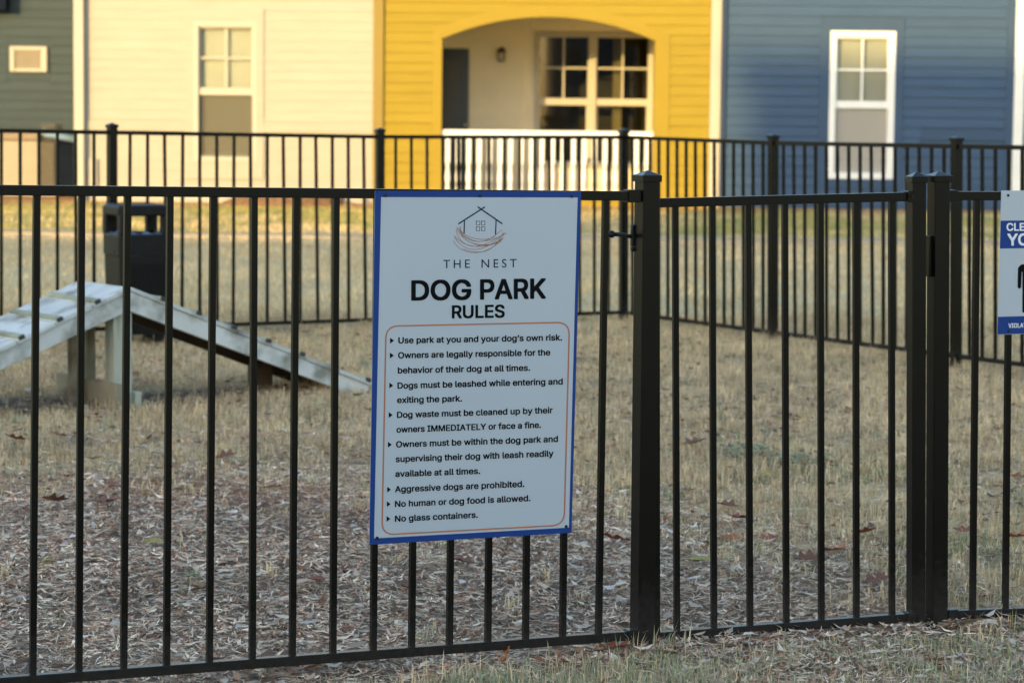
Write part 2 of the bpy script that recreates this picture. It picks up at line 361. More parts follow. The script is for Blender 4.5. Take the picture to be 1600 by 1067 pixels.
# -- cream house
cx0, cx1 = ux(118), ux(583)
cream = empty('cream_house', ((cx0+cx1)/2, HY, .1), 'cream house with a single sash window, left of the yellow house', 'house')
w = (ux(303), ux(402), vz(257), vz(40))
wall_holes('wall', CREAM, cream, cx0, cx1, -.2, ZT, HY, [w]); shell(cream, CREAM, cx0, cx1, HY, 9, ZT); gable_roof(cream, cx0, cx1, HY, 9, ZT)
t = (ux(291), ux(412), vz(285), vz(18))
def blk(z, a, b):
    r = []
    if t[2] < z < t[3]: r.append((t[0], t[1]))
    if b > belt0 and a < belt1: r.append((cx0, t[0])); r.append((t[1], cx1))
    return r
siding(cream, CREAM, ux(134), cx1-.003, zb_board, ZT-.2, HY, blk, lap=.013)
boxes('window_trim', CREAM, cream, (t[0], w[0], HY-.03, HY, t[2], t[3]), (w[1], t[1], HY-.03, HY, t[2], t[3]), (w[0], w[1], HY-.031, HY, w[3], t[3]), (w[0], w[1], HY-.031, HY, t[2], w[2]))
boxes('belt_board', CREAM, cream, (ux(134), t[0]-.002, HY-.028, HY, belt0-.01, belt1+.01), (t[1]+.002, cx1-.003, HY-.028, HY, belt0-.01, belt1+.01))
MB().box(cx0, ux(133), HY-.13, HY+.05, -.1, ZT-.2).build('corner_post', CREAMTRIM, cream, bevel=.008)
MB().box(cx0+.01, cx1, HY-.012, HY+.001, -.2, zb_board).build('foundation', CREAMTRIM, cream)
window(cream, w[0], w[1], w[2], w[3], vz(148), HY, .065, CREAMTRIM)
MB().box(ux(140), ux(152), HY-.06, HY-.025, vz(300), vz(255)).build('outlet_box', CREAMTRIM, cream, bevel=.004)

# -- yellow house with the arched porch
yx0, yx1 = ux(583), ux(1125)
yel = empty('yellow_house', ((yx0+yx1)/2, HY, .1), 'yellow house with an arched porch and white railing', 'house')
ax0, ax1 = ux(690), ux(1022); aspr, aapx = vz(62), vz(26.5); flz = .22
acx = (ax0+ax1)/2; hw = (ax1-ax0)/2; rise = aapx-aspr; Ra = (hw*hw+rise*rise)/(2*rise); acz = aapx-Ra
def arch(x, off=0): rr = Ra+off; return acz + math.sqrt(max(rr*rr-(x-acx)**2, 0))
wall_holes('wall', YELLOW, yel, yx0, yx1, -.2, ZT, HY, [(ax0, ax1, flz, aapx)])
m = MB(); n = 28
for i in range(n):
    a, b = ax0+(ax1-ax0)*i/n, ax0+(ax1-ax0)*(i+1)/n
    for yy in (HY, HY+.18): m.add([(a,yy,arch(a)),(b,yy,arch(b)),(b,yy,aapx),(a,yy,aapx)], [(0,1,2,3)])
    m.add([(a,HY,arch(a)),(b,HY,arch(b)),(b,HY+.18,arch(b)),(a,HY+.18,arch(a))], [(0,1,2,3)])
m.build('arch_head', YTRIM, yel)
shell(yel, YELLOW, yx0, yx1, HY, 9.3, ZT); gable_roof(yel, yx0, yx1, HY, 9.3, ZT+.25)
jl, jr = ux(676), ux(1045); OFF = .15
m = MB(); xs = np.linspace(jl, jr, 41)
for i in range(40):
    a, b = float(xs[i]), float(xs[i+1])
    lo = lambda x: arch(min(max(x, ax0), ax1)) if ax0 <= x <= ax1 else aspr
    hi = lambda x: max(arch(x, OFF), aspr+.02)
    m.hexa([(a,HY-.026,lo(a)),(b,HY-.026,lo(b)),(b,HY,lo(b)),(a,HY,lo(a))], [(a,HY-.026,hi(a)),(b,HY-.026,hi(b)),(b,HY,hi(b)),(a,HY,hi(a))])
m.build('arch_trim', YTRIM, yel)
MB().box(jl, ax0, HY-.026, HY, zb_board-.05, aspr).build('jamb_trim', YTRIM, yel)
MB().box(ax1, jr, HY-.026, HY, zb_board-.05, aspr).build('jamb_trim', YTRIM, yel)
def blk(z, a, b):
    r = []
    zz = (a+b)/2
    if zz < aspr+.02: r.append((jl, jr))
    elif zz < acz+Ra+OFF:
        h = math.sqrt(max((Ra+OFF*.55)**2-(max(zz-acz, 0))**2, 0)); h = min(h, (jr-jl)/2); r.append((acx-h, acx+h))
    if b > vz(213) and a < vz(200): r.append((yx0, yx1))
    return r
siding(yel, YELLOW, ux(600)+.01, ux(1109)-.004, zb_board, ZT-.2, HY, blk)
boxes('belt_board', YELLOW, yel, (ux(601), jl-.002, HY-.028, HY, vz(214), vz(200)+.01), (jr+.002, ux(1108.5), HY-.028, HY, vz(214), vz(200)+.01))
MB().box(yx0+.002, ux(599), HY-.05, HY+.02, -.1, ZT-.2).build('corner_board', mat('yellow_corner', (.235,.16,.025), .6, .04, 2), yel, bevel=.005)
MB().box(ux(1109), ux(1124)+.01, HY-.05, HY+.02, -.1, ZT-.2).build('corner_board', CREAMTRIM, yel, bevel=.005, label='cream white corner board')
MB().box(yx0+.01, yx1-.01, HY-.014, HY+.001, -.2, zb_board).build('foundation', YTRIM, yel)
# porch interior
PY = HY+2.5; pl, pr = ax0-.5, ax1+.25
MB().box(pl, pr, HY+.002, PY, -.05, flz).build('porch_floor', CONC, yel)
MB().box(pl-.1, pr+.1, HY+.181, PY+.05, 2.86, 2.95).build('porch_ceiling', PORCHWALL, yel)
boxes('porch_side_wall', PORCHWALL, yel, (pl-.1, pl, HY+.181, PY+.05, flz-.01, 2.86), (pr, pr+.1, HY+.181, PY+.05, flz-.01, 2.86))
uxp = lambda u: ux(u, PY); vzp = lambda v: vz(v, 850, PY)
wl = (uxp(835), uxp(925), vzp(262), vzp(51)); wr = (uxp(925)+.001, uxp(1019), vzp(262), vzp(51)); dr = (uxp(684), uxp(732), flz, vzp(78))
wall_holes('porch_back_wall', PORCHWALL, yel, pl, pr, flz, 2.86, PY, [(wl[0], wr[1], wl[2], wl[3])])
def blk(z, a, b):
    r = [(uxp(818), uxp(828))]
    if z < dr[3]: r.append((dr[0]-.02, dr[1]+.02))
    if wl[2] < z < wl[3]: r.append((uxp(826), pr))
    return r
siding(yel, PORCHWALL, pl+.01, pr-.01, flz+.01, 2.84, PY, blk, .14)
window(yel, *wl, vzp(159), PY, .05, CREAMTRIM, blind=False)
window(yel, *wr, vzp(159), PY, .05, CREAMTRIM, blind=False, curtain=(uxp(958), uxp(972)))
d = MB().box(dr[0], dr[1], PY-.05, PY-.002, dr[2], dr[3]).build('door', DOORM, yel, bevel=.004)
m = MB()
for i in range(22):
    z = dr[2]+.75+i*.055; m.hexa([(dr[0]+.10,PY-.058,z),(dr[1]-.12,PY-.058,z),(dr[1]-.12,PY-.05,z),(dr[0]+.10,PY-.05,z)], [(dr[0]+.10,PY-.051,z+.03),(dr[1]-.12,PY-.051,z+.03),(dr[1]-.12,PY-.05,z+.03),(dr[0]+.10,PY-.05,z+.03)])
m.build('door_blind', mat('door_louvre', (.07,.065,.055), .5, .1, 5), d)
kx = dr[1]-.045; MB().tube([(kx,PY-.05,vzp(197)),(kx,PY-.08,vzp(197)),(kx,PY-.10,vzp(197)),(kx,PY-.115,vzp(197))], [.012,.014,.028,.012]).build('door_knob', mat('knob', (.6,.58,.5), .25, .1, 20, metal=.8), d, smooth=True)
lx = uxp(783); m = MB()
m.tube([(lx,PY-.12,vzp(75)),(lx,PY-.12,vzp(78)),(lx,PY-.12,vzp(82)),(lx,PY-.12,vzp(83.5))], [.012,.05,.068,.07], 12)
m.box(lx-.035, lx+.035, PY-.03, PY-.001, vzp(97), vzp(80)); m.box(lx-.01, lx+.01, PY-.12, PY-.03, vzp(79), vzp(77.5))
m.tube([(lx,PY-.12,vzp(97.5)),(lx,PY-.12,vzp(96))], [.05,.055], 12)
for k in range(4): a = k*math.pi/2+.5; m.box(lx+.058*math.cos(a)-.006, lx+.058*math.cos(a)+.006, PY-.12+.058*math.sin(a)-.006, PY-.12+.058*math.sin(a)+.006, vzp(96), vzp(83))
wlamp = m.build('porch_lantern', BRONZE, yel)
MB().tube([(lx,PY-.12,vzp(95.9)),(lx,PY-.12,vzp(83.6))], .045, 12).build('lamp_glass', LAMPGLASS, wlamp)
# railing
rt, rb = vz(204), vz(306); ry = HY+.07
rail = MB().box(ax0+.003, ax1-.003, ry-.045, ry+.045, rt-.075, rt).build('handrail', WHITE, yel, bevel=.006)
MB().box(ax0+.003, ax1-.003, ry-.03, ry+.03, rb-.03, rb+.04).build('bottom_rail', WHITE, yel, bevel=.004)
nb = 20; zb0 = rb+.04; zb1 = rt-.075; Hb = zb1-zb0
prof = [(0,.027),(.1,.027),(.12,.020),(.15,.022),(.2,.029),(.27,.031),(.36,.025),(.43,.019),(.46,.024),(.48,.020),(.5,.027),(.52,.027)]
for i in range(nb):
    x = ax0+(ax1-ax0)*(i+.6)/(nb+.2); m = MB()
    m.tube([(x,ry,zb0+Hb*q) for q, r in prof], [r*1.15 for q, r in prof], 10, False)
    m.box(x-.03, x+.03, ry-.03, ry+.03, zb0+Hb*.52, zb1)
    m.build('baluster', WHITE, yel, smooth=False)

# -- blue house
bY = HY-.1; bx0, bx1 = ux(1126, bY), ux(1601, bY)
blu = empty('blue_house', ((bx0+bx1)/2, bY, .1), 'blue house with a white framed window, right of the yellow house', 'house')
u_, z_ = (lambda u: ux(u, bY)), (lambda v: vz(v, 1350, bY))
w = (u_(1295), u_(1397), z_(280), z_(49)); t = (u_(1279), u_(1410), z_(296), z_(29)); zbb = z_(338)
wall_holes('wall', BLUE, blu, bx0, bx1, -.2, ZT, bY, [w]); shell(blu, BLUE, bx0, bx1, bY, 9, ZT); gable_roof(blu, bx0, bx1, bY, 9, ZT-.02)
bb0, bb1 = z_(216), z_(204)
def blk(z, a, b):
    r = []
    if t[2] < z < t[3]: r.append((t[0], t[1]))
    if b > bb0 and a < bb1: r.append((u_(1440), u_(1570)))
    return r
siding(blu, BLUE, u_(1134), u_(1583)-.003, zbb, ZT-.2, bY, blk, .1365)
boxes('window_trim', BLUETRIM, blu, (t[0], w[0], bY-.03, bY, t[2], t[3]), (w[1], t[1], bY-.03, bY, t[2], t[3]), (w[0], w[1], bY-.031, bY, w[3], t[3]), (w[0], w[1], bY-.031, bY, t[2], w[2]))
boxes('belt_board', BLUETRIM, blu, (u_(1440)+.002, u_(1570), bY-.03, bY, bb0-.02, bb1+.01))
MB().box(u_(1126)+.005, u_(1133.5), bY-.05, bY+.02, -.1, ZT-.2).build('corner_board', NAVY, blu, bevel=.004)
MB().box(u_(1570)+.003, u_(1583), bY-.034, bY, zbb, ZT-.2).build('corner_trim', BLUETRIM, blu)
MB().box(u_(1583), u_(1598), bY-.06, bY+.02, -.1, ZT-.2).build('corner_board', WHITE, blu, bevel=.005, label='white corner board')
MB().box(bx0+.01, bx1-.01, bY-.013, bY+.001, -.2, zbb).build('foundation', BLUETRIM, blu)
window(blu, *w, z_(164), bY, .085, WHITE, scr=SCREENL)

# -- grey house at the left, tan house at the right edge
gY = 38.2; gx0, gx1 = ux(-420, gY), ux(135, gY)
gry = empty('grey_house', ((gx0+gx1)/2, gY, .1), 'grey green house with a small cream vent, at the left edge', 'house')
v = (ux(17, gY), ux(75, gY), vz(113, 50, gY), vz(73, 50, gY))
wall_holes('wall', GREY, gry, gx0, gx1, -.2, ZT, gY, []); shell(gry, GREY, gx0, gx1, gY, 9, ZT); gable_roof(gry, gx0, gx1, gY, 9, ZT)
def blk(z, a, b): return [(v[0]-.05, v[1]+.05)] if (b > v[2]-.05 and a < v[3]+.05) else []
siding(gry, GREY, gx0+.02, gx1-.01, .3, ZT-.2, gY, blk, .135)
MB().box(v[0]-.05, v[1]+.05, gY-.012, gY, v[2]-.12, v[3]+.12).build('vent_trim', GREY, gry)
fr = MB().box(v[0], v[0]+.07, gY-.07, gY-.012, v[2], v[3]).box(v[1]-.09, v[1], gY-.07, gY-.012, v[2], v[3]).box(v[0]+.07, v[1]-.09, gY-.068, gY-.012, v[3]-.06, v[3]).box(v[0]+.07, v[1]-.09, gY-.068, gY-.012, v[2], v[2]+.05).build('vent_frame', CREAMTRIM, gry, bevel=.012)
m = MB()
for i in range(9):
    z = v[2]+.05+i*(v[3]-v[2]-.11)/9; hh = (v[3]-v[2]-.11)/9
    m.hexa([(v[0]+.07,gY-.05,z),(v[1]-.09,gY-.05,z),(v[1]-.09,gY-.03,z),(v[0]+.07,gY-.03,z)], [(v[0]+.07,gY-.03,z+hh),(v[1]-.09,gY-.03,z+hh),(v[1]-.09,gY-.02,z+hh),(v[0]+.07,gY-.02,z+hh)])
m.build('louvre', ACB, fr)
MB().box(ux(-60, gY), ux(17, gY), gY-.30, gY-.03, vz(18, 0, gY), vz(-40, 0, gY)).build('wall_box', ACN, gry, bevel=.01)
tb = empty('tan_brick_house', (ux(1680, 37), 37, .1), 'tan brick house beyond the right corner of the blue house', 'house')
MB().box(ux(1575, 37), ux(1900, 37), 37, 46, -.1, ZT).build('wall', TAN, tb); gable_roof(tb, ux(1575, 37), ux(1900, 37), 37.2, 8.6, ZT+.2)

# -- the apartment blocks behind the camera whose shade lies over the dog park
def block(name, label, x0, x1, y0, y1, h, mt):
    e = empty(name, ((x0+x1)/2, (y0+y1)/2, 0), label, 'building')
    MB().box(x0, x1, y0, y1, -.5, h-.3).build('wall', mt, e); MB().box(x0-.15, x1+.15, y0-.15, y1+.15, h-.3, h).build('roof', ROOF, e)
    n = int((x1-x0)/3.2)
    for f in range(int(h//3)):
        for i in range(n):
            x = x0+1.6+i*(x1-x0-1.4)/n; fr = MB().box(x-.55, x+.55, y1, y1+.05, 1+f*2.9, 2.5+f*2.9).build('window', WHITE, e)
            MB().box(x-.47, x+.47, y1+.05, y1+.06, 1.08+f*2.9, 2.42+f*2.9).build('pane', ACN, fr)
SX = math.tan(SUN_AZ); TE = math.tan(SUN_EL); CB = -28.0
Lg = (26.35-CB)/math.cos(SUN_AZ); Hlow = Lg*TE+.1
Lb = (34.9-CB)/math.cos(SUN_AZ); Htall = Lb*TE + vz(82, 1350, bY)
XE = ux(1165, bY) - (bY-CB)*SX
block('unseen_building', 'three storey apartment block behind the camera', XE, -4, CB-11, CB, Htall, CREAM)
block('unseen_building', 'lower apartment block behind the camera at the left', XE-34, XE-.01, CB-11.3, CB-.02, Hlow, GREY)

block('unseen_building', 'unseen long block added far behind the camera to dim window reflections', 2, 60, -92, -80, 9.5, BLUE)  # added out of view to dim the reflections in the porch windows
# ------------------------------------------------------------------ air conditioner, cart, pipe
aY = 37.0; xa, xb, xc = ux(-25, aY), ux(62, aY), ux(86, aY); gz = g(-7, aY)
ac = empty('air_conditioner', ((xa+xb)/2, aY, gz), 'beige outdoor air conditioner against the grey house', 'air conditioner')
MB().box(xa, xb, aY, aY+.8, gz+.05, vz(220, 40, aY)).build('cabinet', ACB, ac, bevel=.02)
MB().box(xa-.02, xb+.02, aY-.02, aY+.8, vz(219.5, 40, aY), vz(208, 40, aY)).build('top_cover', mat('ac_top', (.22,.17,.12), .6, .1, 5), ac, bevel=.02)
m = MB()
for i in range(26):
    z = gz+.1+i*.036; m.box(xb+.003, xc, aY+.02, aY+.6, z, z+.018)
m.box(xb+.002, xc-.03, aY+.03, aY+.6, gz+.08, vz(222, 40, aY)); m.build('fin_grille', ACD, ac)
MB().box(xa-.05, xc+.05, aY-.05, aY+.9, gz-.02, gz+.05).build('pad', CONC, ac)
ct = empty('wheeled_cart', (ux(103, 36.6), 36.9, gz), 'dark navy wheeled bin beside the cream house corner post', 'bin')
x0, x1 = ux(89, 36.6), ux(118, 36.6)
m = MB().hexa([(x0+.03,36.62,gz+.02),(x1-.02,36.62,gz+.02),(x1-.02,37.1,gz+.02),(x0+.03,37.1,gz+.02)], [(x0,36.6,vz(224,100,36.6)),(x1,36.6,vz(224,100,36.6)),(x1,37.15,vz(224,100,36.6)),(x0,37.15,vz(224,100,36.6))])
m.build('body', ACN, ct, bevel=.02)
MB().hexa([(x0-.03,36.57,vz(223.5,100,36.6)),(x1+.01,36.57,vz(223.5,100,36.6)),(x1+.01,37.2,vz(223.5,100,36.6)),(x0-.03,37.2,vz(223.5,100,36.6))], [(x0,36.6,vz(218,100,36.6)),(x1,36.6,vz(218,100,36.6)),(x1,37.18,vz(214,100,36.6)),(x0,37.18,vz(214,100,36.6))]).build('lid', ACN, ct, bevel=.015)
MB().tube([(x0+.08,36.66,gz+.09),(x0+.03,36.66,gz+.09)], .09, 14).build('wheel', ACN, ct)
p = MB().tube([pt(66,204,36.4), pt(72,210,36.4), pt(96,214,36.4), pt(119,219,36.4)], .045, 12).build('drain_pipe', PIPE, smooth=True)
tagit(p, 'pale blue drain pipe sloping to the cream corner post', 'pipe')

# ------------------------------------------------------------------ fences
def cap(parent, c, t, n, w, zt):        # pyramid post cap, zt is the tip
    m = MB(); q = [(-1,-1),(1,-1),(1,1),(-1,1)]
    b = [Vector((c[0],c[1],zt-.031))+t*w*i+n*w*j for i, j in q]; h = [Vector((c[0],c[1],zt-.014))+t*w*i+n*w*j for i, j in q]
    m.hexa(b, h); k = len(m.v); h2 = [Vector((c[0],c[1],zt-.0139))+t*w*i*.98+n*w*j*.98 for i, j in q]
    m.add(h2+[Vector((c[0],c[1],zt))], [(0,1,4),(1,2,4),(2,3,4),(3,0,4)]); return m.build('post_cap', BLACK, parent, bevel=.0012)
def post(parent, top, bot, t, n, w, name='post'):
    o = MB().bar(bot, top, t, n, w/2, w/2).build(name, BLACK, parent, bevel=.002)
    return o
Z = Vector((0, 0, 1))
# near left fence
PL = Plane((0, 6.146), (985, 6.89))
nl = empty('metal_fence', PL.at(500, 1030), 'near black metal fence section that carries the dog park rules sign', 'fence')
top_l = [(57,51),(127.5,123),(199,193),(265.5,260),(333,327),(397,394),(462.5,456.5),(525,520),(589.5,583),(650.5,643),(710,702),(769,762),(828,821),(886,879),(946,935)]
def vtop(u): return 297.3+u*.0092
def vbot(u): return 1064.5-u*.0741
for a, b in top_l:
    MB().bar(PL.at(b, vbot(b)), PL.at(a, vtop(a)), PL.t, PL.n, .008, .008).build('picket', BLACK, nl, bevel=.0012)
sp = -70.5
for k in range(1, 11):
    a = 57+sp*k*(1+.01*k); MB().bar(PL.at(a-7, vbot(a)), PL.at(a, vtop(a)), PL.t, PL.n, .008, .008).build('picket', BLACK, nl)
def railbar(pl, pa, pb, hh, dd, parent, name='rail'):
    return MB().bar(pa, pb, Z, pl.n, hh, dd).build(name, BLACK, parent, bevel=.0015)
railbar(PL, PL.at(-760, vtop(-760)), PL.at(1000, vtop(1000)), .0125, .0135, nl)
railbar(PL, PL.at(-760, vbot(-760)), PL.at(996, vbot(996)), .0125, .0135, nl)
NP_t, NP_b = PL.at(1011.5, 276, -.004), PL.at(1003, 1018, -.004)
post(nl, NP_t, NP_b - Z*.06, PL.t, PL.n, .051); cap(nl, NP_t, PL.t, PL.n, .0295, PL.at(1012, 266).z)
P2t, P2b = PL.at(-95, 268), PL.at(-100, 1078); post(nl, P2t, P2b-Z*.1, PL.t, PL.n, .051); cap(nl, P2t, PL.t, PL.n, .0295, P2t.z+.016)
for vv in (vtop(990), vbot(985)):
    q = PL.at(989, vv); MB().bar(q-PL.t*.022, q+PL.t*.012, Z, PL.n, .017, .018).build('bracket', BLACK, nl, bevel=.002)
# latch handle and hardware on the post
q0, q1 = PL.at(992, 371, -.03), PL.at(959, 366, -.05)
m = MB().tube([q0, q0.lerp(q1, .6)+Z*.002, q1], [.0055,.0055,.006], 8)
m.tube([q1+PL.t*.004, q1-PL.t*.004, q1-PL.t*.012, q1-PL.t*.016], [.005,.0105,.010,.004], 10); m.build('latch_handle', STEEL, nl, smooth=True)
m = MB(); c = PL.at(988.5, 372, -.032)
m.bar(c-Z*.022, c+Z*.024, PL.t, PL.n, .0045, .006); m.tube([c+Z*.030-PL.t*.004, c+Z*.030+PL.t*.004], .007, 8); m.tube([c-Z*.030-PL.t*.004, c-Z*.030+PL.t*.004], .007, 8); m.build('latch_plate', STEEL, nl, bevel=.001)

# gate
PG = Plane((1035, 6.985), (1425, 7.195))
gt = empty('metal_gate', PG.at(1230, 985), 'black metal gate tilted slightly, between the two tall posts', 'gate')
gtop = lambda u: 317-(u-1035)*.0250; gbot = lambda u: 992.7-(u-1035)*.0758
for a, b in [(1054.7,1057.6),(1112.5,1115.5),(1168.5,1171.8),(1226,1228.5),(1281.7,1283.3),(1337,1338),(1392.7,1393.8)]:
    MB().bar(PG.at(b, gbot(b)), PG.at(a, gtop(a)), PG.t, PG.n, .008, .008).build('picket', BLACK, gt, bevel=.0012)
railbar(PG, PG.at(1008, gtop(1008)), PG.at(1425, gtop(1425)), .0125, .0135, gt)
railbar(PG, PG.at(1012, gbot(1012)), PG.at(1425, gbot(1425)), .0125, .0135, gt)
MB().bar(PG.at(1018, 1003, -.0), PG.at(1017, 300, -.0), PG.t, PG.n, .0195, .0195).build('stile', BLACK, gt, bevel=.002)
s0, s1 = PG.at(1432, 278, -.008), PG.at(1431, 971, -.008)
MB().bar(s1, s0, PG.t, PG.n, .021, .021).build('stile', BLACK, gt, bevel=.002); cap(gt, s0, PG.t, PG.n, .025, PG.at(1432, 268.5).z)
for f in (gtop, gbot):
    q = PG.at(1421, f(1421), .004); b_ = MB().bar(q-PG.t*.012, q+PG.t*.012, Z, PG.n, .016, .018).build('bracket', BLACK, gt, bevel=.002)
    q = q + PG.n*.019; MB().tube([q, q+PG.n*.003], .004, 8).build('bolt', STEEL, b_)
for vv in (380, 690, 935):
    q = PG.at(1023, vv, -.0); MB().tube([q-Z*.03+PG.n*.02-PG.t*.02, q+Z*.03+PG.n*.02-PG.t*.02], .006, 8).build('hinge', BLACK, gt)
# right fence
PR = Plane((1470, 7.235), (1600, 7.335))
fr_ = empty('metal_fence', PR.at(1466, 985), 'black metal fence section right of the gate, behind the clean up sign', 'fence')
rtop = lambda u: 306.2+(u-1480)*.002; rbot = lambda u: 959.5-(u-1480)*.037
for k in range(0, 12):
    a = 1526+k*51.2; b = 1519.5+k*51.2
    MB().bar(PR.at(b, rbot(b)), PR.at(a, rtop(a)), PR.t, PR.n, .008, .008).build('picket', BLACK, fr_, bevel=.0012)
railbar(PR, PR.at(1478, rtop(1478)), PR.at(2170, rtop(2170)), .0125, .0135, fr_); railbar(PR, PR.at(1476, rbot(1476)), PR.at(2170, rbot(2170)), .0125, .0135, fr_)
RT, RB = PR.at(1466.5, 276, 0), PR.at(1464, 984, 0)
post(fr_, RT, RB-Z*.06, PR.t, PR.n, .047); cap(fr_, RT, PR.t, PR.n, .0295, PR.at(1466, 267).z)
e0, e1 = PR.at(2170, 280), PR.at(2165, 960); post(fr_, e0, e1-Z*.1, PR.t, PR.n, .051); cap(fr_, e0, PR.t, PR.n, .0295, e0.z+.016)
c = PR.at(1451.5, 400, -.012); MB().bar(c-Z*.058, c+Z*.058, PR.t, PR.n, .009, .02).build('latch_box', BLACK, fr_, bevel=.002)
for f in (rtop, rbot):
    q = PR.at(1484, f(1484)); MB().bar(q-PR.t*.014, q+PR.t*.018, Z, PR.n, .0165, .018).build('bracket', BLACK, fr_, bevel=.002)

# far fence: posts (u, top rail v, bottom rail v, depth, post top v)
FP = [(175,207.5,513,15.45),(593.5,214.2,499,16.57),(974.5,214.8,488,17.27),(1208,223.7,519.5,15.96),(1494.5,229,556,14.40)]
pts3 = [(pt(u, a, y), pt(u, b, y)) for u, a, b, y in FP]
pm = (pts3[0][0]*2-pts3[1][0], pts3[0][1]*2-pts3[1][1]); pp = (pts3[4][0]*2-pts3[3][0], pts3[4][1]*2-pts3[3][1])
def far_run(P, label):
    e = empty('metal_fence', (P[len(P)//2][0].x, P[len(P)//2][0].y, 0), label, 'fence')
    for i in range(len(P)-1):
        (a, b), (c, d) = P[i], P[i+1]; t = Vector((c.x-a.x, c.y-a.y, 0)).normalized(); n = Vector((t.y, -t.x, 0))
        MB().bar(a, c, Z, n, .0125, .0125).build('rail', BLACK, e); MB().bar(b, d, Z, n, .0125, .0125).build('rail', BLACK, e)
        for k in range(15):
            f = (k+1)/16; top = a.lerp(c, f); bot = b.lerp(d, f); o = t*random.choice([0,0,0,.003,-.004,.012 if random.random() < .3 else 0])
            MB().bar(bot+o, top-o*.4, t, n, .008, .008).build('picket', BLACK, e)
    for i, (a, b) in enumerate(P):
        if i == 0 and label.startswith('far black metal fence run turning'): continue
        c = P[i+1][0] if i+1 < len(P) else P[i-1][0]; t = Vector((c.x-a.x, c.y-a.y, 0)).normalized(); n = Vector((t.y, -t.x, 0))
        zt = a.z+.055; post(e, Vector((a.x, a.y, zt-.015)), Vector((b.x, b.y, g(b.x, b.y)-.1)), t, n, .051); cap(e, a, t, n, .0305, zt+.006)
far_run([pm]+pts3[:3], 'far black metal fence run before the cream and yellow houses')
far_run(pts3[2:]+[pp], 'far black metal fence run turning toward the camera before the blue house')

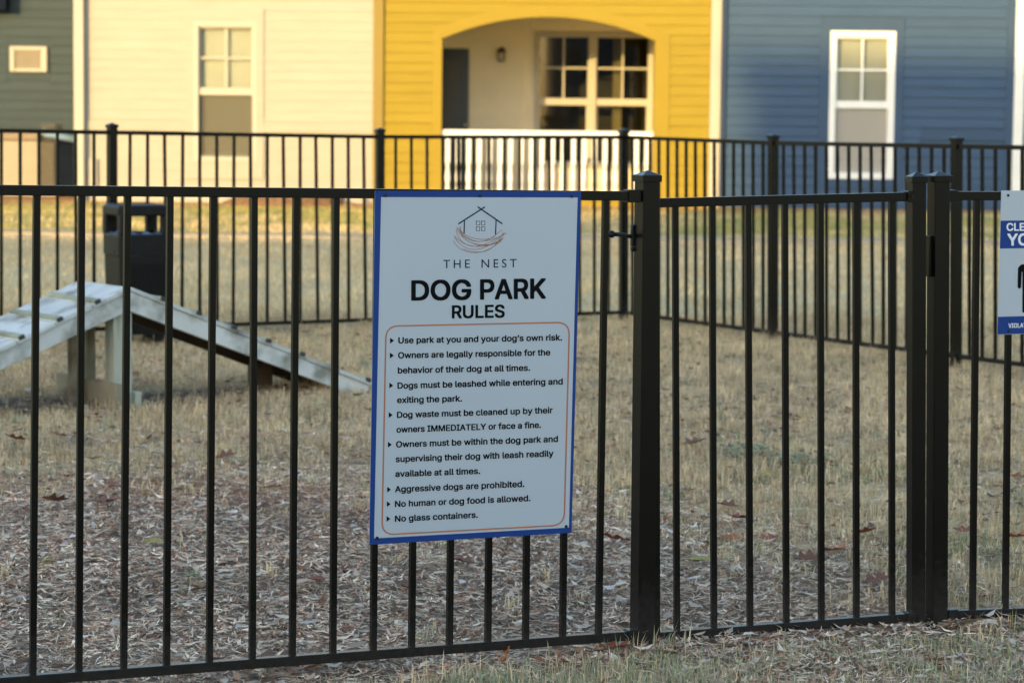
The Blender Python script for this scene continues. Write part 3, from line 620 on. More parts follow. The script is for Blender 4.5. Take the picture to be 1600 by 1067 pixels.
# ------------------------------------------------------------------ signs
def font_mesh(text, bold, spacing=1.0):
    c = bpy.data.curves.new('lettering', 'FONT'); c.body = text; c.size = 1; c.offset = bold; c.resolution_u = 3; c.space_character = spacing
    o = bpy.data.objects.new('tmp', c); COL.objects.link(o); dg = bpy.context.evaluated_depsgraph_get()
    me = bpy.data.meshes.new_from_object(o.evaluated_get(dg)); v = np.array([tuple(p.co) for p in me.vertices]); f = [tuple(p.vertices) for p in me.polygons]
    bpy.data.objects.remove(o); bpy.data.curves.remove(c); bpy.data.meshes.remove(me); return v, f
CAPH = None
def cap_height(bold):
    v, f = font_mesh('H', bold); return v[:, 1].max()-v[:, 1].min(), v[:, 1].min()
GLYPHS = {   # outlines of a plain sans serif: advance, vertices x1000, triangles
 ' ': [188,[],[]],
 '.': [188,[95,-4,86,-4,78,-1,70,3,63,9,57,16,53,24,50,32,50,41,50,50,53,59,57,66,63,73,70,79,78,83,86,86,95,87,104,86,113,83,121,79,128,73,134,66,138,59,140,50,141,41,140,32,138,24,134,16,128,9,121,3,113,-1,104,-4],[7,6,5,8,7,5,5,4,8,11,10,9,2,1,3,1,0,3,14,13,15,3,0,4,0,12,4,8,4,12,9,8,12,11,9,12,31,30,29,29,28,31,19,18,17,27,26,25,25,24,27,24,23,20,21,20,23,23,22,21,27,24,28,24,20,16,17,16,20,19,17,20,31,28,0,28,24,0,24,16,0,12,0,16,13,12,16,15,13,16]],
 'A': [480,[16,0,201,509,276,509,463,0,395,0,287,302,282,317,276,334,270,352,264,372,257,394,250,420,241,447,232,478,245,478,236,447,228,419,220,393,213,371,206,351,201,333,195,317,191,302,85,0,110,142,110,199,370,199,370,142,239,456,154,199,324,199,344,142,135,142],[0,23,24,25,22,21,21,20,25,0,24,25,1,19,18,1,18,17,17,16,1,16,15,1,15,13,1,19,1,20,25,20,1,0,25,1,8,2,9,10,9,2,10,2,11,12,11,2,14,12,2,4,3,27,26,27,3,6,5,26,7,6,26,2,8,7,7,26,2,26,3,2,32,29,24,13,15,28,13,28,14,1,13,14,14,2,1,30,31,27,12,14,28,29,32,30,22,25,29,25,24,29,26,5,30,27,26,30,4,27,31,31,30,32,24,23,32]],
 'C': [510,[267,-7,235,-5,205,1,177,11,150,25,126,42,104,63,86,88,70,115,57,146,48,179,42,215,40,254,42,293,48,329,57,362,70,393,86,421,104,445,126,466,150,484,177,498,205,508,235,514,267,516,286,515,305,513,323,509,340,504,357,498,373,490,388,481,402,471,415,460,427,447,438,433,448,418,456,402,463,385,469,367,473,348,408,348,405,361,401,373,395,384,389,395,382,404,375,413,366,421,357,428,348,435,337,440,327,445,315,449,304,452,292,454,280,455,267,456,245,454,223,450,203,443,184,432,166,419,150,403,137,385,125,364,116,340,109,314,105,285,103,254,105,223,109,194,116,168,125,145,137,123,151,105,166,89,184,76,203,66,223,59,245,54,267,53,280,53,292,55,304,57,315,60,327,64,337,69,348,74,357,81,366,88,375,96,382,105,389,114,395,125,401,136,405,148,408,160,473,160,469,142,463,124,457,107,448,91,438,76,428,62,416,49,402,38,388,28,373,19,357,11,341,5,323,0,305,-4,286,-6],[8,7,74,74,73,8,9,8,73,73,72,9,10,9,72,72,71,10,11,10,71,71,70,11,12,11,70,69,12,70,12,69,68,13,12,68,68,67,13,14,13,67,67,66,14,15,14,66,66,65,15,16,15,65,65,64,16,17,16,64,2,79,78,59,22,60,2,78,3,78,77,3,21,61,60,60,22,21,80,0,81,0,80,1,24,56,25,113,83,82,25,56,55,113,82,0,81,0,82,56,24,57,58,57,24,23,58,24,79,2,1,1,80,79,58,23,59,22,59,23,3,77,4,77,76,4,5,4,76,6,5,76,76,75,6,7,6,75,74,7,75,17,64,63,18,17,63,63,62,18,19,18,62,20,19,62,62,61,20,61,21,20,84,112,111,111,85,84,85,111,110,110,86,85,52,28,53,27,53,28,86,110,109,87,86,109,109,108,87,108,88,87,49,31,50,31,30,50,51,50,30,30,29,51,52,51,29,28,52,29,103,102,93,94,93,102,102,101,94,95,94,101,101,100,95,96,95,100,100,99,96,97,96,99,99,98,97,40,39,41,42,41,39,39,38,42,43,42,38,38,37,43,44,43,37,37,36,44,45,44,36,36,35,45,88,108,107,89,88,107,107,106,89,90,89,106,106,105,90,91,90,105,105,104,91,92,91,104,104,103,92,103,93,92,45,35,46,35,34,46,47,46,34,34,33,47,48,47,33,33,32,48,49,48,32,31,49,32,83,113,112,112,84,83,53,27,54,27,26,54,55,54,26,25,55,26]],
 'D': [502,[219,0,96,0,96,57,215,57,244,58,272,63,296,70,318,81,337,94,354,110,368,128,379,149,388,172,394,198,398,226,399,255,398,285,394,312,388,337,379,361,368,381,354,399,338,415,320,428,299,438,275,446,249,450,221,452,93,452,93,509,225,509,261,507,294,501,325,492,353,478,377,461,399,441,418,418,433,391,446,361,455,329,460,293,462,255,460,217,455,181,446,149,433,119,417,92,398,68,376,48,351,31,322,17,291,8,256,2,125,509,125,0,60,0,60,509,125,452,125,57],[57,56,28,55,2,1,1,2,56,28,56,2,57,28,29,30,27,26,3,0,4,27,30,54,0,3,55,2,55,59,28,2,58,28,58,54,29,28,54,5,53,52,52,6,5,25,32,31,7,51,50,50,8,7,24,23,33,6,52,51,51,7,6,32,25,24,24,33,32,4,0,53,53,5,4,25,31,26,30,26,31,16,15,42,42,41,16,9,49,48,48,47,9,10,9,47,47,46,10,11,10,46,46,45,11,12,11,45,45,44,12,13,12,44,44,43,13,14,13,43,43,42,14,42,15,14,16,41,17,41,40,17,18,17,40,40,39,18,19,18,39,39,38,19,20,19,38,38,37,20,21,20,37,37,36,21,35,21,36,8,50,49,49,9,8,21,35,22,35,34,22,23,22,34,33,23,34,27,54,58,2,59,58,55,3,59]],
 'E': [419,[60,0,60,509,372,509,372,452,125,452,125,286,355,286,355,229,125,229,125,57,375,57,375,0],[0,9,8,1,0,8,8,5,1,5,4,1,9,0,11,11,10,9,5,8,7,7,6,5,3,2,4,1,4,2]],
 'F': [410,[60,0,60,509,369,509,369,452,125,452,125,278,346,278,346,221,125,221,125,0],[9,8,0,8,5,0,1,0,5,3,2,4,5,8,7,7,6,5,1,5,4,4,2,1]],
 'G': [520,[269,-7,236,-5,205,1,176,11,149,25,125,43,104,64,85,88,69,116,57,146,47,179,42,215,40,254,42,293,47,329,57,362,69,393,85,421,103,445,125,466,149,484,175,498,203,508,233,514,265,516,285,515,304,513,322,509,340,504,358,497,374,489,389,480,403,469,416,458,429,445,439,431,449,416,458,401,465,384,470,367,474,349,408,349,404,361,399,372,393,383,387,393,380,403,373,411,365,420,356,427,347,434,337,439,326,444,315,448,304,452,291,454,279,455,265,456,243,454,222,450,202,443,183,432,166,419,150,404,137,385,125,364,116,340,109,314,105,285,103,254,105,223,109,194,116,168,125,145,137,124,151,105,166,90,184,76,203,66,224,59,246,54,269,53,290,54,309,57,328,63,345,71,360,81,374,93,386,107,396,123,404,141,410,160,414,180,415,202,434,199,283,199,283,256,478,256,478,200,476,170,471,141,463,115,451,91,436,69,419,50,399,33,377,19,352,8,326,0,298,-5,415,199],[8,7,74,74,73,8,9,8,73,73,72,9,10,9,72,72,71,10,11,10,71,71,70,11,12,11,70,69,12,70,12,69,68,13,12,68,68,67,13,14,13,67,67,66,14,15,14,66,66,65,15,16,15,65,65,64,16,17,16,64,59,22,60,2,78,3,78,77,3,4,3,77,76,4,77,61,60,21,60,22,21,57,24,58,79,1,80,58,24,23,81,0,82,80,1,0,0,81,80,24,57,56,56,25,24,1,79,2,78,2,79,58,23,59,22,59,23,4,76,5,76,75,5,6,5,75,7,6,75,74,7,75,17,64,63,18,17,63,63,62,18,19,18,62,20,19,62,62,61,20,61,21,20,55,54,26,83,109,108,108,84,83,52,28,53,28,27,53,54,53,27,26,54,27,50,49,31,31,30,50,84,108,107,85,84,107,107,106,85,106,86,85,50,30,51,30,29,51,52,51,29,28,52,29,99,98,94,98,97,94,102,101,89,90,89,101,101,100,90,91,90,100,100,99,91,92,91,99,99,94,92,93,110,94,94,97,93,40,39,41,42,41,39,39,38,42,43,42,38,38,37,43,44,43,37,37,36,44,86,106,105,87,86,105,105,104,87,88,87,104,104,103,88,103,102,88,102,89,88,44,36,45,36,35,45,46,45,35,35,34,46,47,46,34,34,33,47,48,47,33,33,32,48,49,48,32,31,49,32,82,0,109,109,83,82,110,93,95,96,95,93,93,97,96,25,56,55,55,26,25,92,94,110]],
 'H': [517,[60,0,60,509,125,509,125,289,392,289,392,509,457,509,457,0,392,0,392,232,125,232,125,0],[0,11,10,1,0,10,10,3,1,3,2,1,9,8,7,7,6,9,4,9,6,6,5,4,3,10,9,9,4,3]],
 'I': [300,[31,0,31,57,118,57,118,452,31,452,31,509,269,509,269,452,183,452,183,57,269,57,269,0],[1,0,2,3,5,4,9,11,10,7,6,8,2,0,11,11,9,2,3,2,9,9,8,3,8,6,3,5,3,6]],
 'K': [467,[104,145,104,216,113,228,122,239,130,250,139,261,148,272,157,282,165,293,174,303,184,314,193,324,202,334,212,344,364,509,448,509,231,276,228,276,60,0,60,509,125,509,125,334,124,225,125,193,125,0,372,0,188,259,228,309,449,0,124,242,125,167,198,245,243,288],[2,1,22,22,3,2,18,0,1,19,18,1,0,18,24,1,0,23,22,1,23,3,22,29,3,29,21,2,3,21,1,2,21,19,1,21,21,20,19,8,7,26,9,8,26,16,27,17,25,28,16,16,28,32,27,16,32,15,14,27,13,27,14,17,27,26,11,10,27,12,11,27,27,13,12,22,23,26,4,22,26,5,4,26,6,5,26,26,7,6,0,24,30,23,0,30,22,4,29,17,26,31,16,17,31,25,16,31,23,30,31,26,23,31,9,26,10,27,10,26,15,27,32]],
 'L': [393,[60,0,60,509,125,509,125,57,361,57,361,0],[1,0,3,3,0,5,5,4,3,1,3,2]],
 'M': [628,[60,0,60,509,152,509,277,187,280,181,282,174,285,167,287,159,290,150,293,141,296,132,299,123,302,113,305,103,308,93,311,84,314,74,317,65,319,57,322,49,307,49,310,57,312,65,315,73,318,83,321,92,324,102,327,111,330,121,333,131,336,140,339,149,342,158,345,167,348,174,350,181,352,187,476,509,568,509,568,0,504,0,504,291,504,299,504,308,504,317,504,327,505,337,505,347,505,358,505,369,506,413,506,424,507,435,507,446,507,457,513,457,509,445,505,433,502,421,498,409,494,397,490,386,486,374,482,363,478,352,474,341,471,331,467,322,464,313,461,305,458,297,456,291,342,0,286,0,170,291,168,297,165,304,162,312,159,321,156,330,152,340,149,350,145,361,141,372,137,384,133,396,129,408,125,420,121,432,116,445,112,457,119,457,119,447,119,437,120,427,120,416,120,405,120,394,121,383,121,372,122,328,122,318,122,309,122,300,122,291,122,0,315,73,507,437,119,436],[90,1,89,89,92,90,92,91,90,93,89,108,98,97,1,97,96,1,96,95,1,89,1,95,95,94,89,92,89,93,93,88,92,105,104,0,1,0,104,104,103,1,103,102,1,102,101,1,101,100,1,100,99,1,98,1,99,92,88,87,13,20,14,15,21,22,22,16,15,14,20,21,21,15,14,20,13,12,84,83,2,85,84,2,86,85,2,87,86,2,92,87,2,91,92,2,90,91,2,1,90,2,23,17,24,25,18,19,24,17,18,18,25,24,25,19,26,55,56,38,53,107,56,56,55,53,54,53,55,47,46,38,48,47,38,49,48,38,50,49,38,51,50,38,38,56,51,56,52,51,107,53,57,41,40,39,39,38,41,42,41,38,43,42,38,44,43,38,45,44,38,38,46,45,57,53,58,36,35,71,62,61,37,61,60,37,60,59,37,59,58,37,58,53,37,53,54,37,54,55,37,55,38,37,20,73,72,72,19,20,21,20,19,19,18,21,22,21,18,18,17,22,22,17,106,36,71,70,83,82,2,75,74,3,3,2,79,80,79,2,81,80,2,82,81,2,79,78,3,78,77,3,77,76,3,76,75,3,17,23,106,16,22,106,63,62,37,37,36,66,67,66,36,68,67,36,69,68,36,70,69,36,66,65,37,65,64,37,64,63,37,52,56,107,27,26,19,72,71,32,33,32,71,34,33,71,35,34,71,32,31,72,31,30,72,30,29,72,29,28,72,28,27,72,19,72,27,4,3,74,74,73,7,8,7,73,9,8,73,10,9,73,11,10,73,12,11,73,73,20,12,7,6,74,6,5,74,5,4,74,89,94,108,88,93,108]],
 'N': [523,[60,0,60,509,136,509,343,183,347,176,352,169,357,160,363,151,369,141,375,130,381,119,388,107,394,94,401,82,407,68,414,55,405,54,403,68,402,81,401,95,401,108,400,121,400,134,399,146,399,157,399,168,399,178,399,187,399,195,399,509,463,509,463,0,387,0,202,290,196,300,190,310,184,320,177,331,171,342,164,354,156,367,148,381,139,396,130,413,119,432,108,452,119,454,120,435,121,417,122,400,122,384,123,368,123,354,124,340,124,328,125,317,125,307,125,298,125,291,125,0,403,78,120,430],[48,44,45,44,47,45,47,46,45,56,55,1,55,54,1,54,53,1,53,52,1,52,51,1,51,50,1,50,49,1,45,1,49,48,45,49,2,43,42,42,41,2,59,58,0,1,0,58,58,57,1,56,1,57,44,48,61,47,44,61,46,47,43,43,2,46,45,46,2,1,45,2,12,11,32,10,32,11,15,14,16,17,16,14,19,18,14,14,15,19,17,14,60,19,15,20,15,31,20,21,20,31,22,21,31,23,22,31,24,23,31,25,24,31,31,15,32,15,16,32,16,17,32,12,32,17,17,13,12,25,31,26,27,26,31,28,27,31,31,30,28,29,28,30,32,10,9,2,41,40,34,33,3,3,2,36,37,36,2,38,37,2,39,38,2,40,39,2,36,35,3,35,34,3,14,18,60,13,17,60,3,33,32,4,3,32,5,4,32,6,5,32,7,6,32,8,7,32,9,8,32,43,47,61]],
 'O': [533,[267,-7,235,-5,205,1,177,11,150,25,126,42,105,63,86,88,70,115,57,146,48,179,42,215,40,254,42,293,48,329,57,362,70,393,86,421,105,445,126,466,150,484,177,498,205,508,235,514,267,516,299,514,329,508,357,498,384,484,408,466,429,445,448,421,464,393,477,362,486,329,491,293,493,254,491,215,486,179,477,146,464,115,448,88,429,63,408,42,384,25,357,11,329,1,299,-5,267,53,289,54,310,59,330,66,349,76,367,89,383,105,396,123,408,144,418,168,425,194,429,223,430,254,429,286,425,314,418,341,408,365,396,386,383,404,367,420,349,433,330,443,310,450,289,454,267,456,245,454,223,450,203,443,184,433,167,420,151,404,137,385,125,364,116,340,109,314,105,285,103,254,105,223,109,194,116,168,125,144,137,123,151,105,167,89,184,76,203,66,223,59,245,54],[9,8,88,88,87,9,10,9,87,87,86,10,11,10,86,86,85,11,12,11,85,84,12,85,12,84,83,13,12,83,83,82,13,14,13,82,82,81,14,15,14,81,81,80,15,16,15,80,3,92,4,92,91,4,77,76,20,76,21,20,93,2,94,74,22,75,95,1,0,0,48,95,94,2,1,1,95,94,73,23,74,22,74,23,2,93,3,92,3,93,21,76,75,75,22,21,4,91,5,6,5,91,91,90,6,7,6,90,90,89,7,8,7,89,88,8,89,16,80,79,17,16,79,79,78,17,18,17,78,19,18,78,78,77,19,77,20,19,24,72,71,24,71,25,46,51,50,26,70,69,46,50,47,49,47,50,25,71,70,70,26,25,52,45,44,53,52,44,68,67,28,27,68,28,51,46,45,45,52,51,68,27,69,26,69,27,40,39,56,57,56,39,39,38,57,58,57,38,38,37,58,59,58,37,37,36,59,36,60,59,60,36,61,36,35,61,62,61,35,35,34,62,63,62,34,34,33,63,64,63,33,33,32,64,53,44,43,54,53,43,43,42,54,42,41,54,55,54,41,41,40,55,40,56,55,64,32,65,32,31,65,66,65,31,31,30,66,30,29,66,67,66,29,28,67,29,47,49,0,48,0,49,72,24,73,23,73,24]],
 'P': [445,[60,0,60,509,235,509,263,507,289,503,312,497,332,487,350,476,366,462,379,447,390,430,398,411,404,391,407,370,409,348,407,325,404,304,398,284,390,265,379,248,366,233,350,219,332,207,312,198,289,191,263,187,235,186,109,186,109,242,233,242,252,243,269,246,284,250,297,256,308,264,318,272,327,282,333,294,338,306,342,319,344,333,344,348,344,362,342,376,338,389,333,402,326,413,318,423,308,431,297,439,284,444,268,449,251,451,232,452,125,452,125,0,125,242,125,186],[27,0,55,0,27,28,1,0,28,28,54,1,25,30,26,29,26,30,52,3,2,27,55,57,28,27,57,54,28,56,52,2,53,54,53,2,1,54,2,24,32,31,51,50,4,32,24,23,23,33,32,50,49,5,4,50,5,24,31,25,30,25,31,3,52,51,51,4,3,20,19,36,37,36,19,19,18,37,18,17,37,38,37,17,17,16,38,39,38,16,16,15,39,40,39,15,15,14,40,41,40,14,42,41,14,14,13,42,43,42,13,13,12,43,44,43,12,12,11,44,45,44,11,11,10,45,10,9,45,46,45,9,9,8,46,33,23,22,34,33,22,22,21,34,35,34,21,21,20,35,20,36,35,46,8,47,8,7,47,48,47,7,7,6,48,49,48,6,5,49,6,26,29,57,29,56,57,56,28,57]],
 'R': [449,[60,0,60,509,236,509,264,507,290,504,313,497,333,489,351,478,367,465,380,450,390,433,399,415,405,395,408,374,409,352,408,330,405,309,399,290,390,271,380,255,367,240,351,228,333,217,312,209,289,203,264,199,236,198,96,198,96,255,234,255,252,256,269,258,284,262,298,267,309,273,319,281,327,290,334,300,339,312,342,324,344,338,345,352,344,367,342,380,339,393,334,405,327,415,319,425,309,433,298,440,284,445,269,449,252,451,233,452,125,452,125,0,353,0,230,229,303,229,428,0,125,255,125,198,247,198,314,209],[27,0,55,0,27,28,1,0,28,28,54,1,2,53,52,52,3,2,27,55,61,62,25,57,57,25,58,30,29,57,28,27,61,54,28,60,53,2,54,1,54,2,51,50,4,33,58,34,23,58,24,32,31,58,58,33,32,50,49,5,4,50,5,24,58,25,3,52,51,51,4,3,20,19,36,37,36,19,19,18,37,38,37,18,18,17,38,17,16,38,39,38,16,16,15,39,40,39,15,15,14,40,41,40,14,42,41,14,14,13,42,43,42,13,13,12,43,44,43,12,12,11,44,11,10,44,45,44,10,10,9,45,46,45,9,9,8,46,25,62,56,24,25,56,23,24,56,23,56,63,58,23,63,22,21,58,34,58,21,35,34,21,21,20,35,20,36,35,46,8,47,8,7,47,48,47,7,7,6,48,49,48,6,5,49,6,26,57,61,57,29,60,60,61,57,60,28,61,57,26,62,30,57,31,58,31,57,22,58,63,56,59,63]],
 'S': [447,[224,-9,197,-8,172,-4,149,1,128,9,108,19,91,31,76,45,64,60,54,77,46,96,41,115,38,137,104,137,107,123,110,110,116,98,123,88,132,79,142,71,154,64,166,59,180,55,194,52,209,50,224,49,241,50,257,52,272,55,286,60,299,66,311,74,321,82,329,92,336,102,341,114,345,126,346,139,345,151,342,161,338,171,332,179,325,186,316,193,307,199,296,205,284,209,272,214,259,218,245,222,184,239,154,249,128,260,105,274,86,289,71,307,60,326,54,348,52,372,53,393,58,413,65,431,75,448,87,463,102,476,119,488,138,498,158,506,180,511,203,514,227,516,252,514,275,511,296,505,316,498,334,488,351,476,365,463,377,449,387,433,394,415,399,397,401,378,337,378,334,396,326,412,316,426,302,437,286,447,267,453,247,457,225,459,209,458,194,456,180,452,167,448,156,442,145,435,136,427,129,418,123,409,118,398,116,387,115,376,116,363,119,352,124,342,131,334,139,326,148,319,158,313,169,308,180,304,191,300,202,296,212,293,264,279,276,276,287,272,299,268,312,264,324,258,336,252,347,245,359,238,369,229,379,220,387,209,395,198,401,185,405,171,407,155,408,139,407,118,403,99,396,81,386,64,374,48,360,34,343,21,323,11,302,2,278,-4,252,-8],[8,7,17,17,16,8,9,8,16,16,15,9,10,9,15,15,14,10,11,10,14,14,13,11,12,11,13,55,54,106,56,55,106,106,105,56,57,56,105,105,104,57,58,57,104,104,103,58,59,58,103,103,102,59,60,59,102,102,101,60,61,60,101,101,100,61,62,61,100,100,99,62,63,62,99,96,95,66,95,67,66,68,94,93,0,25,24,69,92,91,91,70,69,0,24,1,23,1,24,115,114,50,113,50,114,92,69,93,68,93,69,1,23,2,23,22,2,3,2,22,21,3,22,50,113,51,113,112,51,111,51,112,67,95,94,94,68,67,3,21,4,21,20,4,20,19,4,5,4,19,19,18,5,6,5,18,7,6,18,17,7,18,51,111,52,111,110,52,110,109,52,53,52,109,109,108,53,54,53,108,108,107,54,106,54,107,63,99,98,64,63,98,98,97,64,65,64,97,97,96,65,96,66,65,143,27,26,48,116,49,27,143,142,142,28,27,47,118,48,118,117,48,116,48,117,90,89,72,71,90,72,45,44,121,120,45,121,28,142,141,29,28,141,141,140,29,140,30,29,45,120,46,120,119,46,47,46,119,118,47,119,87,74,88,74,73,88,89,88,73,72,89,73,136,135,34,35,34,135,135,134,35,36,35,134,134,133,36,37,36,133,133,132,37,132,131,37,38,37,131,131,130,38,39,38,130,130,129,39,129,128,39,40,39,128,128,127,40,41,40,127,127,126,41,126,125,41,82,81,83,84,83,81,81,80,84,80,79,84,30,140,139,31,30,139,139,138,31,32,31,138,138,137,32,33,32,137,137,136,33,136,34,33,41,125,42,125,124,42,43,42,124,124,123,43,44,43,123,123,122,44,121,44,122,84,79,85,79,78,85,78,77,85,86,85,77,77,76,86,87,86,76,76,75,87,74,87,75,143,26,0,25,0,26,115,50,49,49,116,115,70,91,90,90,71,70]],
 'T': [449,[32,452,32,509,417,509,417,452,257,452,257,0,193,0,193,452],[1,0,7,3,2,4,7,6,5,5,4,7,4,2,7,1,7,2]],
 'U': [517,[259,-8,230,-7,203,-2,177,5,154,15,133,28,114,43,98,60,85,80,74,101,66,124,62,148,60,173,60,509,124,509,124,178,125,160,128,144,133,128,141,113,150,99,160,87,173,77,187,68,203,61,220,56,239,53,259,52,279,53,298,56,315,61,331,68,345,77,357,87,368,99,377,113,384,128,389,144,392,160,393,178,393,509,457,509,457,173,456,148,451,124,443,101,433,80,419,60,403,43,384,28,363,15,340,5,315,-2,288,-7],[11,10,17,17,16,11,12,11,16,16,15,12,13,12,15,15,14,13,0,26,1,25,1,26,1,25,2,24,2,25,2,24,3,24,23,3,4,3,23,22,4,23,4,22,5,22,21,5,6,5,21,21,20,6,7,6,20,20,19,7,8,7,19,9,8,19,19,18,9,10,9,18,17,10,18,30,29,52,52,29,53,28,53,29,31,51,50,32,31,50,30,52,51,51,31,30,45,44,36,37,36,44,44,43,37,38,37,43,43,42,38,39,38,42,42,41,39,40,39,41,32,50,49,33,32,49,49,48,33,34,33,48,48,47,34,35,34,47,47,46,35,46,45,35,45,36,35,53,28,0,28,27,0,26,0,27]],
 'V': [480,[204,0,16,509,84,509,192,206,197,192,203,176,209,158,215,137,222,115,230,89,239,61,248,31,235,31,244,62,252,90,260,115,267,138,274,158,279,176,285,192,290,206,395,509,463,509,278,0,241,53],[2,1,3,5,4,0,3,1,0,0,4,3,12,10,0,10,9,0,9,8,0,8,7,0,7,6,0,5,0,6,18,23,19,21,20,22,22,20,23,19,23,20,13,11,23,14,13,23,15,14,23,16,15,23,17,16,23,23,18,17,12,0,23,23,11,12,12,11,24,11,13,24,10,12,24]],
 'Y': [472,[203,0,203,208,16,509,91,509,192,344,200,331,208,318,215,305,222,292,229,279,236,264,243,248,250,230,224,230,231,248,237,265,244,280,251,293,258,306,265,318,273,331,280,344,381,509,455,509,268,208,268,0,237,262],[3,2,4,4,2,1,1,5,4,14,10,9,13,14,8,14,9,8,13,8,1,8,7,1,7,6,1,5,1,6,15,11,16,12,17,11,16,11,17,23,22,21,23,21,24,21,20,24,19,24,20,17,12,24,18,17,24,24,19,18,1,0,25,25,24,1,13,1,24,24,12,13,12,11,13,14,13,11,14,11,26,11,15,26,10,14,26]],
 'a': [389,[160,-9,142,-8,126,-5,110,-1,94,5,80,12,68,22,57,32,48,45,40,58,35,73,31,90,30,108,31,123,34,138,38,150,43,161,50,171,58,179,67,187,78,193,89,199,100,203,112,207,125,211,138,213,152,216,165,218,178,220,194,222,209,224,222,225,234,227,244,228,252,230,259,232,265,235,270,238,273,243,275,248,276,255,276,257,275,268,273,279,271,288,267,297,262,304,256,311,248,317,240,322,230,326,220,329,208,330,196,331,183,330,171,329,159,326,149,322,140,318,132,313,124,307,118,301,112,294,107,288,103,281,100,274,41,291,48,308,57,322,67,335,79,346,91,355,104,364,118,370,133,375,148,379,163,382,179,384,194,384,204,384,215,383,227,382,239,379,251,376,263,372,275,367,286,360,296,353,306,343,315,333,322,320,329,306,333,290,336,272,337,251,337,0,277,0,277,52,272,52,269,45,264,38,258,32,252,25,244,18,236,12,226,6,215,1,203,-3,190,-6,176,-8,170,45,187,46,202,49,216,53,228,59,239,66,248,74,257,83,263,93,269,104,272,115,275,126,276,138,276,190,273,188,270,186,265,184,259,182,253,180,246,179,239,177,231,176,223,175,216,173,208,172,200,171,193,170,186,169,181,169,175,168,165,166,154,164,144,162,134,159,125,155,117,150,110,145,103,139,98,132,95,124,93,115,92,105,92,95,94,87,98,79,102,72,107,66,114,61,121,56,130,52,139,49,149,47,159,46],[5,156,6,7,6,156,156,155,7,8,7,155,155,154,8,9,8,154,154,153,9,10,9,153,153,152,10,11,10,152,152,151,11,12,11,151,151,150,12,13,12,150,14,13,150,150,149,14,15,14,149,149,148,15,16,15,148,17,16,148,148,147,17,18,17,147,19,18,147,67,66,65,65,64,67,68,67,64,64,63,68,159,2,160,23,144,143,143,24,23,27,140,139,138,137,28,27,139,138,138,28,27,109,110,0,162,0,110,26,141,140,140,27,26,75,56,55,76,75,55,55,54,76,54,77,76,0,162,1,162,161,1,2,1,161,160,2,161,24,143,142,25,24,142,142,141,25,141,26,25,73,58,57,74,73,57,57,56,74,56,75,74,2,159,3,159,158,3,4,3,158,158,157,4,5,4,157,156,5,157,19,147,146,20,19,146,21,20,146,146,145,21,22,21,145,145,144,22,144,23,22,68,63,62,69,68,62,62,61,69,70,69,61,61,60,70,71,70,60,60,59,71,72,71,59,59,58,72,58,73,72,111,108,107,107,112,111,29,136,135,53,79,78,30,134,133,133,132,30,132,31,30,112,107,106,29,135,134,134,30,29,79,53,52,52,80,79,33,129,128,103,102,114,32,130,129,129,33,32,49,83,50,82,50,83,112,106,105,113,112,105,105,104,113,104,103,113,103,114,113,31,132,131,131,130,31,130,32,31,50,82,51,82,81,51,52,51,81,80,52,81,95,97,96,122,121,95,95,94,122,123,122,94,40,39,94,41,40,94,94,93,41,42,41,93,93,92,42,43,42,92,92,91,43,117,98,97,118,117,97,119,118,97,120,119,97,97,95,120,95,121,120,125,124,123,36,35,123,37,36,123,38,37,123,123,94,38,94,39,38,43,91,44,91,90,44,45,44,90,90,89,45,46,45,89,89,88,46,88,87,46,114,102,101,115,114,101,101,100,115,100,99,115,116,115,99,99,98,116,98,117,116,33,128,127,34,33,127,127,126,34,126,125,34,125,123,34,123,35,34,46,87,47,87,86,47,48,47,86,86,85,48,49,48,85,85,84,49,83,49,84,110,109,108,108,111,110,28,137,136,136,29,28,53,78,54,77,54,78]],
